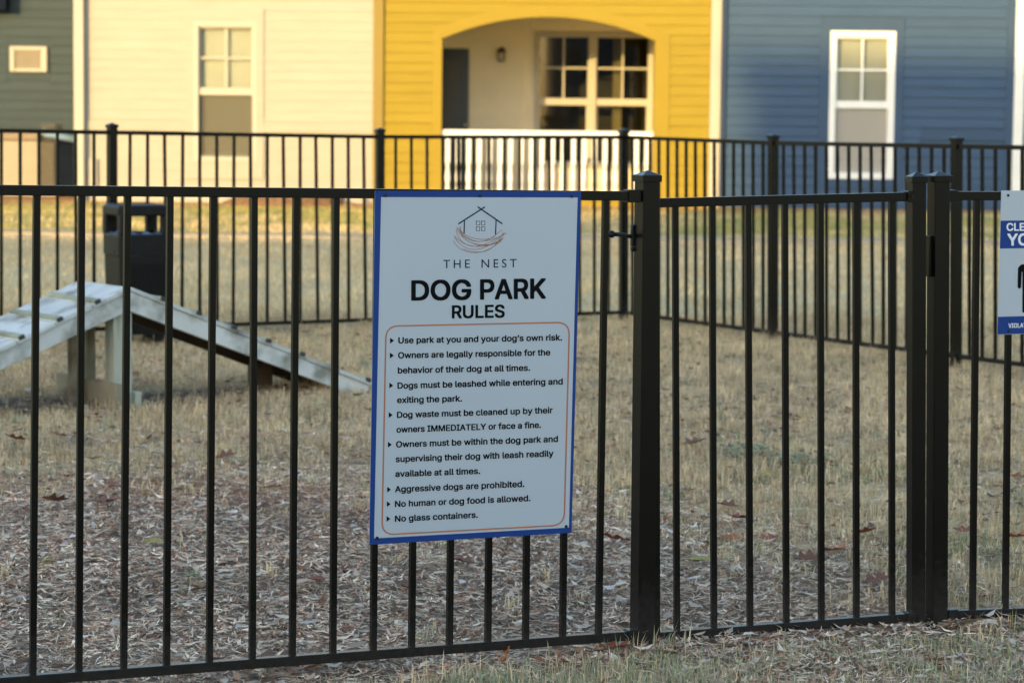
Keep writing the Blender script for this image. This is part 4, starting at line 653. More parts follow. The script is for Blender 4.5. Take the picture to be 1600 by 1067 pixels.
 'b': [424,[229,-8,213,-7,198,-5,184,-1,172,4,162,10,153,17,145,24,138,31,132,39,127,46,122,53,118,59,112,59,112,0,53,0,53,509,114,509,114,319,118,319,122,325,127,331,132,338,137,346,144,353,152,360,161,367,171,373,183,378,197,381,212,384,229,384,252,383,274,378,294,371,313,361,330,347,345,332,359,313,370,293,379,270,385,245,389,218,390,189,389,160,385,133,379,108,370,84,359,64,346,45,330,29,313,16,294,5,274,-2,252,-7,220,47,237,48,253,51,267,57,279,66,291,76,301,88,309,101,316,117,321,133,325,151,327,170,328,189,327,209,325,227,321,245,316,261,309,276,301,290,291,301,280,311,267,319,253,325,237,329,220,330,203,329,188,325,174,320,161,312,150,302,140,291,132,278,125,263,120,247,116,229,113,210,113,189,113,169,116,150,120,132,125,115,132,100,140,86,150,75,162,65,174,57,188,51,204,48],[15,14,13,91,90,15,16,15,90,93,92,15,91,15,92,89,18,90,16,90,18,13,12,96,96,95,13,95,94,13,15,13,94,93,15,94,18,89,88,88,87,18,87,86,18,86,19,18,2,102,3,101,3,102,3,101,4,5,4,101,100,5,101,28,27,81,81,80,28,80,29,28,5,100,6,7,6,100,8,7,100,99,8,100,23,83,82,24,23,82,25,24,82,26,25,82,82,81,26,81,27,26,8,99,9,10,9,99,99,98,10,11,10,98,12,11,98,98,97,12,96,12,97,19,86,85,85,84,19,20,19,84,21,20,84,84,83,21,22,21,83,83,23,22,16,18,17,55,1,0,79,31,30,54,57,56,32,78,77,54,56,0,55,0,56,31,79,78,78,32,31,76,75,34,33,76,34,57,54,53,58,57,53,53,52,58,52,59,58,76,33,77,32,77,33,47,46,63,64,63,46,46,45,64,65,64,45,45,44,65,66,65,44,44,43,66,67,66,43,68,67,43,43,42,68,69,68,42,42,41,69,70,69,41,41,40,70,71,70,40,40,39,71,59,52,51,51,50,59,60,59,50,50,49,60,61,60,49,49,48,61,62,61,48,48,47,62,47,63,62,71,39,72,39,38,72,73,72,38,38,37,73,74,73,37,37,36,74,75,74,36,36,35,75,34,75,35,102,2,1,1,55,102,79,30,80,29,80,30]],
 'c': [396,[207,-8,182,-7,159,-2,137,6,117,16,98,30,82,46,68,64,56,85,46,108,40,133,36,159,34,187,36,216,40,243,46,268,56,291,68,312,82,330,98,346,117,360,137,371,159,378,182,383,207,384,221,384,234,383,247,380,260,377,272,373,284,368,295,362,305,356,315,349,324,341,332,332,340,322,347,312,353,301,358,289,362,277,303,262,301,269,298,276,294,283,290,289,286,295,281,301,276,306,270,311,264,315,257,319,250,322,242,325,234,327,226,329,217,329,207,330,189,329,173,325,158,319,145,310,134,300,124,287,115,274,108,258,103,242,99,224,97,206,96,187,97,169,99,151,103,134,108,117,115,102,124,89,134,76,145,66,158,57,173,51,189,48,207,46,217,47,226,48,234,49,243,52,250,54,258,58,264,62,271,66,277,71,282,76,287,82,292,89,296,95,299,102,302,110,304,117,363,102,359,90,354,78,348,67,341,56,334,46,325,37,316,29,306,21,296,15,285,9,273,4,261,-1,248,-4,235,-6,221,-8],[8,7,74,74,73,8,9,8,73,73,72,9,10,9,72,72,71,10,11,10,71,71,70,11,12,11,70,69,12,70,12,69,68,13,12,68,68,67,13,14,13,67,67,66,14,15,14,66,66,65,15,16,15,65,65,64,16,17,16,64,2,79,3,79,78,3,60,59,21,59,22,21,0,81,1,80,1,81,58,57,23,24,56,25,113,83,82,25,56,55,113,82,0,81,0,82,56,24,57,23,57,24,1,80,2,79,2,80,22,59,58,58,23,22,3,78,4,78,77,4,5,4,77,77,76,5,6,5,76,76,75,6,7,6,75,74,7,75,17,64,63,18,17,63,63,62,18,19,18,62,62,61,19,20,19,61,61,60,20,60,21,20,84,112,111,111,85,84,85,111,110,110,86,85,52,28,53,27,53,28,86,110,109,87,86,109,109,108,87,108,88,87,51,50,30,30,29,51,52,51,29,28,52,29,103,102,93,94,93,102,102,101,94,95,94,101,101,100,95,96,95,100,100,99,96,97,96,99,99,98,97,40,39,41,42,41,39,39,38,42,43,42,38,38,37,43,44,43,37,37,36,44,88,108,107,89,88,107,107,106,89,90,89,106,106,105,90,91,90,105,105,104,91,92,91,104,104,103,92,103,93,92,44,36,45,36,35,45,46,45,35,35,34,46,47,46,34,34,33,47,48,47,33,33,32,48,49,48,32,32,31,49,50,49,31,30,50,31,83,113,112,112,84,83,53,27,54,27,26,54,55,54,26,25,55,26]],
 'd': [424,[195,-8,172,-7,151,-2,130,5,111,16,94,29,79,45,66,64,55,84,46,108,39,133,35,160,34,189,35,218,39,245,46,270,55,293,66,313,79,332,95,347,112,361,131,371,151,378,173,383,196,384,213,384,228,381,241,378,253,373,263,367,272,360,280,353,287,346,293,338,298,331,303,325,306,319,311,319,311,509,372,509,372,0,313,0,313,59,307,59,303,53,298,46,293,39,287,31,280,24,272,17,263,10,252,4,241,-1,227,-5,212,-7,205,47,221,48,236,51,250,57,263,65,274,75,284,86,293,100,299,115,305,132,309,150,311,169,312,189,311,210,309,229,305,247,300,263,293,278,284,291,275,302,263,312,251,320,237,325,221,329,205,330,187,329,172,325,157,319,145,311,133,301,124,290,115,276,108,261,103,245,99,227,97,209,96,189,97,170,99,151,103,133,109,117,115,101,124,88,134,76,145,66,158,57,172,51,188,48],[9,8,95,95,94,9,10,9,94,94,93,10,11,10,93,93,92,11,12,11,92,92,91,12,91,90,12,13,12,90,90,89,13,14,13,89,89,88,14,15,14,88,88,87,15,16,15,87,54,55,0,102,0,55,79,24,80,0,102,1,101,1,102,23,81,80,80,24,23,1,101,2,101,100,2,3,2,100,99,3,100,20,83,82,21,20,82,22,21,82,82,81,22,81,23,22,3,99,4,5,4,99,99,98,5,6,5,98,98,97,6,7,6,97,97,96,7,8,7,96,95,8,96,16,87,86,17,16,86,86,85,17,18,17,85,85,84,18,19,18,84,84,83,19,83,20,19,25,78,26,27,77,28,56,53,52,57,56,52,52,51,57,77,27,78,26,78,27,57,51,50,58,57,50,50,49,58,49,48,58,48,47,58,47,59,58,31,30,76,30,29,76,77,76,29,28,77,29,42,41,40,67,66,40,68,67,40,40,39,68,40,66,65,37,69,68,68,39,37,43,42,62,63,62,42,64,63,42,42,40,64,40,65,64,69,37,70,71,70,37,72,71,37,37,36,72,37,39,38,59,47,46,46,45,59,60,59,45,45,44,60,44,43,60,61,60,43,43,62,61,72,36,73,74,73,36,36,35,74,35,34,74,75,74,34,34,33,75,33,32,75,76,75,32,31,76,32,53,56,54,55,54,56,78,25,79,24,79,25]],
 'e': [404,[212,-8,185,-7,161,-2,138,6,117,16,98,30,82,46,68,64,56,85,46,108,40,132,35,159,34,187,35,215,39,242,46,267,55,290,67,311,81,329,97,346,115,359,135,370,157,378,180,383,205,384,221,384,236,382,251,379,266,374,280,368,294,361,307,351,319,341,331,329,341,315,350,299,357,282,363,263,368,242,370,219,371,194,371,169,75,169,75,221,338,221,310,202,309,220,307,237,303,254,298,269,291,282,283,294,273,305,263,314,250,321,237,326,222,329,205,330,189,329,173,326,159,321,146,313,135,304,125,294,116,282,109,270,103,256,99,241,97,226,96,211,96,178,97,157,100,139,104,122,110,106,118,92,128,80,139,70,151,61,165,55,179,50,195,47,212,46,224,47,234,48,244,50,254,53,263,56,271,61,278,66,285,73,292,80,297,88,302,96,306,105,365,91,360,77,353,63,345,51,335,39,324,29,311,19,298,11,283,4,266,-1,249,-5,231,-7,309,221,96,221,96,169],[11,10,42,12,11,42,42,43,12,13,12,43,14,13,43,15,14,43,9,8,73,73,72,9,10,9,72,42,10,72,72,71,42,70,69,42,43,42,69,68,67,43,15,43,67,67,66,15,16,15,66,66,65,16,17,16,65,3,78,4,78,77,4,62,61,20,61,21,20,80,79,2,22,60,59,59,23,22,81,1,0,0,82,81,57,24,58,80,2,1,1,81,80,23,59,58,58,24,23,2,79,3,78,3,79,21,61,60,60,22,21,4,77,5,77,76,5,6,5,76,76,75,6,7,6,75,75,74,7,8,7,74,73,8,74,17,65,64,18,17,64,64,63,18,19,18,63,63,62,19,62,20,19,106,84,83,25,56,26,84,106,105,105,85,84,26,56,55,55,27,26,85,105,104,86,85,104,104,103,86,103,87,86,30,29,53,54,53,29,29,28,54,55,54,28,27,55,28,40,39,44,39,38,44,38,37,44,97,96,93,94,93,96,96,95,94,41,45,70,41,40,45,40,44,45,46,45,44,44,37,47,48,47,37,37,36,48,49,48,36,36,35,49,87,103,102,88,87,102,102,101,88,89,88,101,101,100,89,90,89,100,100,99,90,91,90,99,99,98,91,92,91,98,98,97,92,97,93,92,49,35,50,35,34,50,34,33,50,51,50,33,33,32,51,52,51,32,32,31,52,53,52,31,30,53,31,106,83,0,82,0,83,69,70,45,45,46,69,56,25,57,24,57,25,42,71,109,70,42,109,44,47,107,46,44,107,43,69,108,68,43,108,69,46,107,107,108,69,41,70,109]],
 'f': [254,[228,379,228,327,6,327,6,379,81,0,81,432,82,447,84,461,89,474,96,486,104,496,113,505,124,513,135,519,148,524,161,527,174,529,187,530,197,530,207,529,215,528,222,527,229,525,234,524,239,522,243,521,227,468,225,469,222,470,219,471,215,472,211,473,206,473,200,474,195,474,182,473,171,470,162,466,154,460,149,452,145,443,142,431,142,419,142,0,81,327,81,379,142,379,142,327],[44,47,45,37,36,14,36,15,14,37,14,13,47,44,43,42,41,5,6,5,41,41,40,6,7,6,40,8,7,40,40,39,8,9,8,39,10,9,39,39,38,10,11,10,38,12,11,38,38,37,12,37,13,12,17,34,18,34,17,35,16,35,17,33,32,19,31,20,32,19,32,20,18,34,33,33,19,18,27,26,25,28,27,25,25,24,28,24,23,28,29,28,23,23,22,29,29,22,30,22,21,30,31,30,21,20,31,21,15,36,35,35,16,15,45,46,42,4,43,44,3,2,44,45,3,44,42,5,45,1,0,46,47,1,46,46,45,47]],
 'g': [425,[207,-151,187,-150,168,-148,150,-144,134,-140,119,-134,105,-127,93,-119,82,-110,73,-101,64,-91,57,-80,51,-69,101,-41,106,-47,110,-53,116,-59,122,-66,128,-72,136,-78,145,-83,154,-88,165,-92,178,-95,192,-97,207,-97,229,-96,249,-92,267,-85,282,-75,295,-62,304,-47,310,-28,311,-6,311,68,306,68,302,62,298,56,293,49,287,41,280,34,272,28,263,21,252,16,241,11,227,8,212,5,195,5,173,6,152,10,132,17,113,27,95,39,80,53,67,71,55,90,46,112,39,136,35,163,34,191,35,220,39,246,46,271,55,293,66,314,80,332,95,347,112,361,131,371,152,378,173,383,196,384,213,384,228,382,242,378,253,373,264,367,273,360,281,353,288,346,294,338,299,331,304,325,308,319,313,319,313,379,372,379,372,-9,371,-32,367,-54,360,-73,350,-90,338,-104,324,-117,308,-127,291,-136,271,-142,251,-147,229,-150,205,59,222,60,237,63,251,68,264,75,275,84,285,95,293,107,300,121,305,137,309,154,312,172,312,193,312,212,309,231,305,248,300,264,293,278,285,291,275,303,264,312,251,320,237,325,222,329,205,330,188,329,172,325,158,320,145,312,134,302,124,290,115,277,109,262,103,246,99,229,97,212,96,193,97,173,99,155,103,138,109,123,116,108,124,96,134,85,145,76,158,68,172,63,188,60],[11,10,15,15,14,11,14,13,11,12,11,13,56,55,139,139,138,56,57,56,138,138,137,57,58,57,137,137,136,58,59,58,136,136,135,59,135,134,59,60,59,134,134,133,60,61,60,133,133,132,61,62,61,132,132,131,62,63,62,131,4,20,5,20,19,5,145,144,49,69,126,125,47,99,146,23,1,24,47,146,48,70,124,71,1,23,2,22,2,23,145,49,48,48,146,145,124,70,125,69,125,70,2,22,3,22,21,3,4,3,21,20,4,21,49,144,50,143,50,144,68,127,126,126,69,68,5,19,6,7,6,19,19,18,7,8,7,18,18,17,8,9,8,17,17,16,9,10,9,16,15,10,16,50,143,51,52,51,143,143,142,52,53,52,142,142,141,53,54,53,141,141,140,54,55,54,140,139,55,140,63,131,130,64,63,130,130,129,64,65,64,129,129,128,65,66,65,128,128,127,66,67,66,127,127,68,67,122,73,72,45,100,46,122,72,123,26,98,97,97,27,26,25,0,98,98,26,25,100,45,44,44,101,100,121,74,122,73,122,74,78,77,120,76,120,77,27,97,96,96,28,27,101,44,43,43,42,101,102,101,42,42,41,102,41,40,102,40,39,102,39,103,102,120,76,121,76,75,121,74,121,75,85,84,86,89,88,32,33,32,88,88,87,33,34,33,87,109,34,87,110,109,87,111,110,87,87,86,111,112,111,86,113,112,86,93,92,30,92,91,30,31,30,91,91,90,31,90,89,31,89,32,31,106,35,34,107,106,34,108,107,34,34,109,108,113,86,114,86,84,114,115,114,84,116,115,84,83,116,84,28,96,95,95,94,28,29,28,94,94,93,29,93,30,29,103,39,38,38,37,103,104,103,37,37,36,104,36,35,104,105,104,35,35,106,105,116,83,117,118,117,83,83,82,118,82,81,118,119,118,81,81,80,119,80,79,119,120,119,79,78,120,79,24,1,0,0,25,24,99,47,46,46,100,99,71,124,123,123,72,71]],
 'h': [410,[114,227,114,0,53,0,53,509,114,509,114,287,102,287,112,312,124,332,137,349,152,362,169,372,187,379,207,383,227,384,246,383,264,380,280,376,295,369,309,360,321,349,332,336,341,321,348,304,353,285,356,264,357,240,357,0,296,0,296,235,295,256,290,275,283,291,273,304,260,315,246,323,229,328,210,329,197,328,184,326,172,322,161,317,150,311,141,303,133,293,126,283,121,271,117,257,114,243,114,315],[3,2,6,1,0,2,6,2,0,3,6,7,6,0,48,48,47,6,47,46,6,46,5,6,7,6,5,39,38,11,38,12,11,9,42,41,41,40,9,10,9,40,40,39,10,39,11,10,5,46,45,45,44,5,43,42,8,42,9,8,3,7,4,13,37,14,36,35,15,14,37,36,36,15,14,34,17,35,17,16,35,15,35,16,29,28,27,27,26,29,30,29,26,26,25,30,25,24,30,30,24,31,24,23,31,32,31,23,23,22,32,22,21,32,33,32,21,21,20,33,20,19,33,34,33,19,19,18,34,17,34,18,12,38,37,37,13,12,44,43,8,49,5,8,5,44,8,7,5,49,4,7,49]],
 'i': [167,[53,0,53,379,114,379,114,0,84,443,75,444,67,446,60,449,54,455,48,461,44,468,42,475,41,483,42,491,44,499,48,506,54,512,60,517,67,521,75,523,84,524,92,523,100,521,107,517,114,512,119,506,123,499,126,491,126,483,126,475,123,468,119,461,114,455,107,449,100,446,92,444],[11,10,9,12,11,9,13,12,15,15,14,13,16,8,7,7,17,16,18,6,5,5,19,18,17,7,6,6,18,17,12,9,8,8,16,12,15,12,16,35,22,21,23,34,33,22,35,34,34,23,22,30,29,31,29,28,31,32,31,28,24,32,28,25,24,28,28,27,25,27,26,25,23,33,32,32,24,23,1,0,3,3,2,1,35,21,4,21,20,4,5,4,20,19,5,20]],
 'k': [381,[110,137,110,212,121,212,284,379,360,379,184,199,177,199,53,0,53,509,114,509,114,0,294,0,148,186,191,229,372,0,114,212,114,140,154,178,201,217],[1,15,9,0,7,10,7,0,1,8,7,1,1,9,8,5,13,6,11,14,5,13,5,18,4,3,13,1,0,16,12,6,13,13,3,2,5,14,18,0,10,16,6,12,17,12,2,15,15,16,12,15,1,16,5,6,17,11,5,17,12,16,17,2,12,13,4,13,18]],
 'l': [189,[139,-2,119,-1,101,3,86,10,74,20,65,33,58,47,54,65,53,84,53,509,114,509,114,99,114,87,115,77,117,68,120,62,124,58,130,54,137,53,146,52,150,52,154,52,158,52,160,53,163,53,165,53,167,54,170,54,181,3,176,2,172,1,167,0,162,-1,156,-2,151,-2,145,-2],[9,8,11,18,17,1,1,17,2,17,16,2,3,2,16,4,3,16,16,15,4,5,4,15,15,14,5,6,5,14,7,6,14,14,13,7,8,7,13,13,12,8,11,8,12,9,11,10,0,35,19,19,35,34,20,19,34,34,33,20,33,21,20,29,28,26,27,26,28,25,24,30,30,29,25,29,26,25,21,33,32,22,21,32,32,31,22,23,22,31,31,30,23,30,24,23,18,1,0,0,19,18]],
 'm': [610,[53,0,53,379,112,379,112,295,108,295,112,310,118,323,125,335,132,346,141,355,151,363,161,370,172,376,183,380,195,384,207,386,219,386,239,385,257,380,273,372,287,361,299,347,309,331,316,314,321,295,312,295,317,308,322,321,329,332,337,343,347,353,357,361,368,369,381,375,394,380,407,383,422,385,437,386,453,385,468,383,483,378,497,372,510,364,522,354,532,342,541,328,548,313,553,296,556,276,557,255,557,0,496,0,496,254,494,273,490,289,483,302,473,313,460,321,447,326,433,329,419,330,406,330,395,328,384,324,374,320,365,314,358,307,351,299,345,290,341,280,338,270,336,259,335,247,335,0,274,0,274,260,273,275,269,288,262,301,253,311,242,320,229,326,215,329,199,330,188,330,178,328,168,325,158,320,148,314,140,307,132,299,126,289,121,278,117,266,114,253,114,238,114,0,112,310,317,310],[3,5,4,1,4,5,96,95,0,1,0,95,4,1,95,95,94,4,94,93,4,93,92,4,3,4,92,1,5,2,7,89,88,8,7,88,88,87,8,9,8,87,87,86,9,86,10,9,3,92,91,91,90,3,90,89,6,89,7,6,14,83,15,13,84,83,83,14,13,82,81,17,16,82,17,15,83,82,82,16,15,75,25,76,77,76,25,78,77,25,25,23,78,23,22,78,22,21,78,78,21,79,21,20,79,80,79,20,20,19,80,19,18,80,81,80,18,17,81,18,10,86,85,11,10,85,12,11,85,85,84,12,84,13,12,70,69,24,69,68,24,62,61,33,34,33,61,61,35,34,31,64,63,32,31,63,63,62,32,62,33,32,24,68,67,67,66,27,28,27,66,66,65,28,29,28,65,30,29,65,65,64,30,64,31,30,36,60,59,58,38,59,38,37,59,36,59,37,39,57,40,57,39,58,38,58,39,52,51,50,50,49,52,49,48,52,53,52,48,48,47,53,53,47,54,47,46,54,46,45,54,55,54,45,45,44,55,44,43,55,56,55,43,43,42,56,42,41,56,57,56,41,40,57,41,35,61,60,60,36,35,73,72,74,75,74,72,72,71,75,25,75,71,71,70,25,70,24,25,24,26,25,23,25,26,26,24,98,3,90,6,97,3,6,5,3,97,2,5,97,24,67,27,98,24,27,23,26,98]],
 'n': [410,[114,227,114,0,53,0,53,379,112,379,112,287,102,287,112,312,124,332,137,349,152,362,169,372,187,379,207,383,227,384,246,383,264,380,280,376,295,369,309,360,321,349,332,336,341,321,348,304,353,285,356,264,357,240,357,0,296,0,296,235,295,256,290,275,283,291,273,304,260,315,246,323,229,328,210,329,197,328,184,326,172,322,161,317,150,311,141,303,133,293,126,283,121,271,117,257,114,243,112,311],[1,0,2,3,2,0,6,3,0,0,48,6,48,47,6,47,46,6,5,6,46,3,6,4,39,38,11,38,12,11,9,42,41,41,40,9,10,9,40,40,39,10,39,11,10,5,46,45,45,44,5,7,5,44,44,43,7,8,7,43,43,42,8,42,9,8,13,37,14,36,35,15,14,37,36,36,15,14,34,17,35,17,16,35,15,35,16,29,28,27,27,26,29,30,29,26,26,25,30,25,24,30,30,24,31,24,23,31,32,31,23,23,22,32,22,21,32,33,32,21,21,20,33,20,19,33,34,33,19,19,18,34,17,34,18,12,38,37,37,13,12,5,7,49,6,5,49,4,6,49]],
 'o': [415,[207,-8,182,-7,159,-2,137,6,117,16,98,30,82,46,68,64,56,85,46,108,40,133,36,159,34,187,36,216,40,243,46,268,56,291,68,312,82,330,98,346,117,360,137,371,159,378,182,383,207,384,233,383,256,378,278,371,299,360,317,346,333,330,347,312,359,291,369,268,376,243,380,216,381,187,380,159,376,133,369,108,359,85,347,64,333,46,317,30,299,16,278,6,256,-2,233,-7,207,46,226,48,242,51,257,57,270,66,282,76,292,89,300,102,307,117,312,134,316,151,318,169,319,187,318,206,316,224,312,242,307,258,300,274,292,287,282,300,270,310,257,319,242,325,226,329,207,330,189,329,173,325,158,319,145,310,134,300,124,287,115,274,108,258,103,242,99,224,97,206,96,187,97,169,99,151,103,134,108,117,115,102,124,89,134,76,145,66,158,57,173,51,189,48],[9,8,88,88,87,9,10,9,87,87,86,10,11,10,86,86,85,11,12,11,85,85,84,12,84,83,12,13,12,83,83,82,13,14,13,82,82,81,14,15,14,81,81,80,15,16,15,80,0,48,1,95,1,48,1,95,2,94,2,95,22,74,73,73,23,22,2,94,3,94,93,3,4,3,93,92,4,93,20,76,75,21,20,75,75,74,21,74,22,21,4,92,5,92,91,5,6,5,91,91,90,6,7,6,90,90,89,7,8,7,89,88,8,89,16,80,79,17,16,79,79,78,17,18,17,78,78,77,18,19,18,77,77,76,19,76,20,19,24,72,71,71,25,24,49,47,46,46,50,49,70,26,71,25,71,26,50,46,45,51,50,45,45,44,51,44,52,51,68,28,69,28,27,69,70,69,27,26,70,27,40,39,56,57,56,39,39,38,57,58,57,38,38,37,58,59,58,37,37,36,59,60,59,36,61,60,36,36,35,61,62,61,35,35,34,62,63,62,34,34,33,63,64,63,33,33,32,64,52,44,43,53,52,43,43,42,53,54,53,42,42,41,54,55,54,41,41,40,55,40,56,55,64,32,65,32,31,65,66,65,31,31,30,66,67,66,30,30,29,67,68,67,29,28,68,29,47,49,0,48,0,49,23,73,72,72,24,23]],
 'p': [424,[53,-143,53,379,112,379,112,319,118,319,122,325,126,331,131,338,137,346,144,353,152,360,161,367,171,373,183,378,197,381,212,384,229,384,252,383,274,378,294,371,313,361,330,347,345,332,359,313,370,293,379,270,385,245,389,218,390,189,389,160,385,133,379,108,370,84,359,64,346,45,330,29,313,16,294,5,274,-2,252,-7,229,-8,213,-7,198,-5,184,-1,173,4,162,10,153,17,145,24,138,31,132,39,127,46,122,53,118,59,114,59,114,-143,220,47,237,48,253,51,267,57,279,66,291,76,301,88,309,101,316,117,321,133,325,151,327,170,328,189,327,209,325,227,321,245,316,261,309,276,301,290,291,301,280,311,267,319,253,325,237,329,220,330,203,329,188,325,174,320,161,312,150,302,140,291,132,278,125,263,120,247,116,229,113,210,113,189,113,169,116,150,120,132,125,115,132,100,140,86,150,75,162,65,174,57,188,51,204,48],[91,90,1,1,3,2,92,53,93,53,92,0,1,0,92,91,1,92,1,90,89,0,54,53,53,52,96,96,95,53,95,94,53,93,53,94,1,89,88,3,1,88,88,87,3,87,86,3,86,4,3,42,102,43,101,43,102,43,101,44,45,44,101,100,45,101,13,12,81,81,80,13,80,14,13,45,100,46,47,46,100,48,47,100,99,48,100,8,83,82,9,8,82,10,9,82,11,10,82,82,81,11,81,12,11,48,99,49,50,49,99,99,98,50,51,50,98,52,51,98,98,97,52,96,52,97,4,86,85,85,84,4,5,4,84,6,5,84,84,83,6,7,6,83,83,8,7,55,41,40,79,16,15,39,57,56,17,78,77,39,56,40,55,40,56,16,79,78,78,17,16,76,75,19,18,76,19,57,39,38,58,57,38,38,37,58,37,59,58,76,18,77,17,77,18,32,31,63,64,63,31,31,30,64,65,64,30,30,29,65,66,65,29,29,28,66,67,66,28,68,67,28,28,27,68,69,68,27,27,26,69,70,69,26,26,25,70,71,70,25,25,24,71,59,37,36,36,35,59,60,59,35,35,34,60,61,60,34,34,33,61,62,61,33,33,32,62,32,63,62,71,24,72,24,23,72,73,72,23,23,22,73,74,73,22,22,21,74,75,74,21,21,20,75,19,75,20,102,42,41,41,55,102,79,15,80,14,80,15]],
 'r': [259,[53,0,53,379,112,379,112,321,115,321,122,335,130,347,140,358,152,367,166,375,181,380,196,384,213,385,217,385,221,385,225,385,229,384,243,384,243,322,242,323,239,323,235,324,230,324,224,325,219,325,213,326,207,326,194,325,182,323,170,319,159,315,149,309,140,301,132,293,126,284,121,273,117,262,114,250,114,237,114,0],[3,2,1,0,39,38,1,0,38,38,37,1,37,36,1,3,1,36,36,35,3,6,5,31,31,30,6,30,7,6,3,35,34,34,33,3,4,3,33,33,32,4,32,31,4,31,5,4,27,11,10,24,13,25,13,12,25,26,25,12,11,27,26,26,12,11,22,16,23,16,15,23,19,18,17,19,17,20,21,20,17,21,17,22,16,22,17,23,15,24,15,14,24,13,24,14,7,30,29,8,7,29,29,28,8,9,8,28,28,27,9,27,10,9]],
 's': [365,[182,-8,163,-7,145,-5,128,-2,112,3,98,10,84,18,72,27,62,38,53,50,45,63,40,78,36,94,94,107,99,92,105,79,114,69,124,60,136,54,150,49,165,46,181,45,200,46,217,50,232,55,244,62,255,71,262,81,267,91,268,103,267,112,265,121,260,129,254,136,246,142,237,147,225,151,212,155,149,170,125,177,104,186,87,196,72,208,61,222,53,237,48,255,47,274,48,290,51,305,57,319,65,332,75,343,87,354,100,363,115,370,131,377,149,381,167,384,187,384,206,384,223,381,239,378,254,372,267,366,279,358,290,349,299,339,307,328,314,316,319,303,324,290,268,277,264,288,258,298,251,307,243,316,232,323,219,328,205,331,187,333,171,332,156,329,143,324,131,317,121,308,114,299,110,289,109,277,110,267,112,258,117,250,124,243,133,237,144,232,157,227,172,223,229,209,254,202,275,194,292,183,306,171,317,158,325,142,330,125,331,107,330,90,326,75,321,61,312,47,302,35,290,24,276,15,260,6,242,0,223,-5,203,-7],[9,8,15,10,9,15,15,14,10,11,10,14,14,13,11,12,11,13,45,44,88,46,45,88,88,87,46,47,46,87,87,86,47,48,47,86,49,48,86,0,21,1,20,1,21,1,20,2,19,2,20,95,94,38,56,81,80,80,57,56,2,19,3,18,3,19,38,94,39,94,93,39,54,83,82,55,54,82,82,81,55,81,56,55,3,18,4,18,17,4,5,4,17,6,5,17,17,16,6,7,6,16,8,7,16,15,8,16,39,93,40,93,92,40,92,91,40,41,40,91,42,41,91,91,90,42,43,42,90,90,89,43,44,43,89,88,44,89,49,86,85,50,49,85,51,50,85,85,84,51,52,51,84,84,83,52,53,52,83,83,54,53,78,59,79,58,79,59,22,115,114,114,23,22,36,96,37,77,60,78,59,78,60,61,76,62,23,114,113,24,23,113,113,112,24,112,25,24,35,97,36,96,36,97,76,61,77,60,77,61,109,108,27,108,107,27,28,27,107,107,106,28,106,105,28,29,28,105,105,104,29,30,29,104,104,103,30,103,102,30,31,30,102,102,101,31,70,69,71,72,71,69,69,68,72,25,112,111,111,110,25,26,25,110,110,109,26,109,27,26,31,101,32,101,100,32,33,32,100,100,99,33,34,33,99,99,98,34,35,34,98,97,35,98,72,68,73,68,67,73,67,66,73,74,73,66,66,65,74,75,74,65,65,64,75,64,63,75,76,75,63,62,76,63,21,0,115,115,22,21,95,38,37,37,96,95,57,80,79,79,58,57]],
 't': [227,[204,379,204,327,6,327,6,379,65,471,126,471,126,98,127,86,128,76,132,68,136,61,142,56,150,53,159,51,170,50,173,50,177,50,181,51,185,51,190,52,194,52,198,53,202,54,213,2,208,0,203,-1,198,-2,192,-3,186,-3,180,-4,174,-4,168,-4,145,-3,125,2,107,10,92,21,80,35,72,52,67,71,65,93,126,379,126,327,65,327,65,379],[12,32,13,32,12,33,12,11,33,34,33,11,11,10,34,35,34,10,36,35,10,10,9,36,37,36,9,9,8,37,38,37,8,8,7,38,39,38,7,7,6,39,41,42,6,14,31,30,30,15,14,15,30,29,16,15,29,29,28,16,28,17,16,25,24,20,21,20,24,24,23,21,22,21,23,17,28,27,18,17,27,19,18,27,27,26,19,26,25,19,25,20,19,13,32,31,31,14,13,40,43,41,43,40,5,1,0,40,41,1,40,39,6,42,3,2,42,43,3,42,42,41,43,5,4,43]],
 'u': [410,[182,-5,164,-4,146,-1,130,4,115,11,101,20,89,31,78,44,69,59,62,76,57,95,54,116,53,139,53,379,114,379,114,144,115,123,119,105,127,89,137,75,150,64,164,56,181,52,200,50,213,51,226,53,238,57,249,62,259,69,268,77,276,86,283,97,289,109,293,122,295,137,296,153,296,379,357,379,357,0,298,0,298,92,307,92,297,67,286,47,272,30,257,17,240,7,222,0,203,-4,298,69],[13,12,15,15,14,13,22,0,23,0,22,1,21,1,22,1,21,2,3,2,21,21,20,3,3,20,4,5,4,20,20,19,5,6,5,19,7,6,19,19,18,7,8,7,18,9,8,18,18,17,9,10,9,17,17,16,10,11,10,16,12,11,16,15,12,16,24,47,46,46,25,24,28,27,44,25,46,45,26,25,45,45,44,26,44,27,26,38,41,39,32,31,40,40,41,32,33,32,41,34,33,41,35,34,41,41,38,35,38,37,35,37,36,35,28,44,43,29,28,43,43,42,29,30,29,42,42,40,30,40,31,30,23,0,48,48,47,23,47,24,23,40,42,49,41,40,49,39,41,49]],
 'v': [389,[163,0,17,379,84,379,165,155,171,138,177,121,182,104,187,87,191,70,196,53,201,37,206,21,184,21,189,37,194,53,198,70,203,87,207,104,213,121,218,138,224,155,305,379,371,379,226,0,195,58],[5,4,0,4,3,0,1,0,3,2,1,3,8,13,14,12,13,0,13,8,0,8,7,0,7,6,0,5,0,6,15,9,10,19,18,23,20,19,23,23,22,20,22,21,20,10,11,23,15,10,23,16,15,23,17,16,23,23,18,17,12,0,23,23,11,12,13,12,11,11,10,13,14,13,10,10,9,14,14,9,24,9,15,24,8,14,24]],
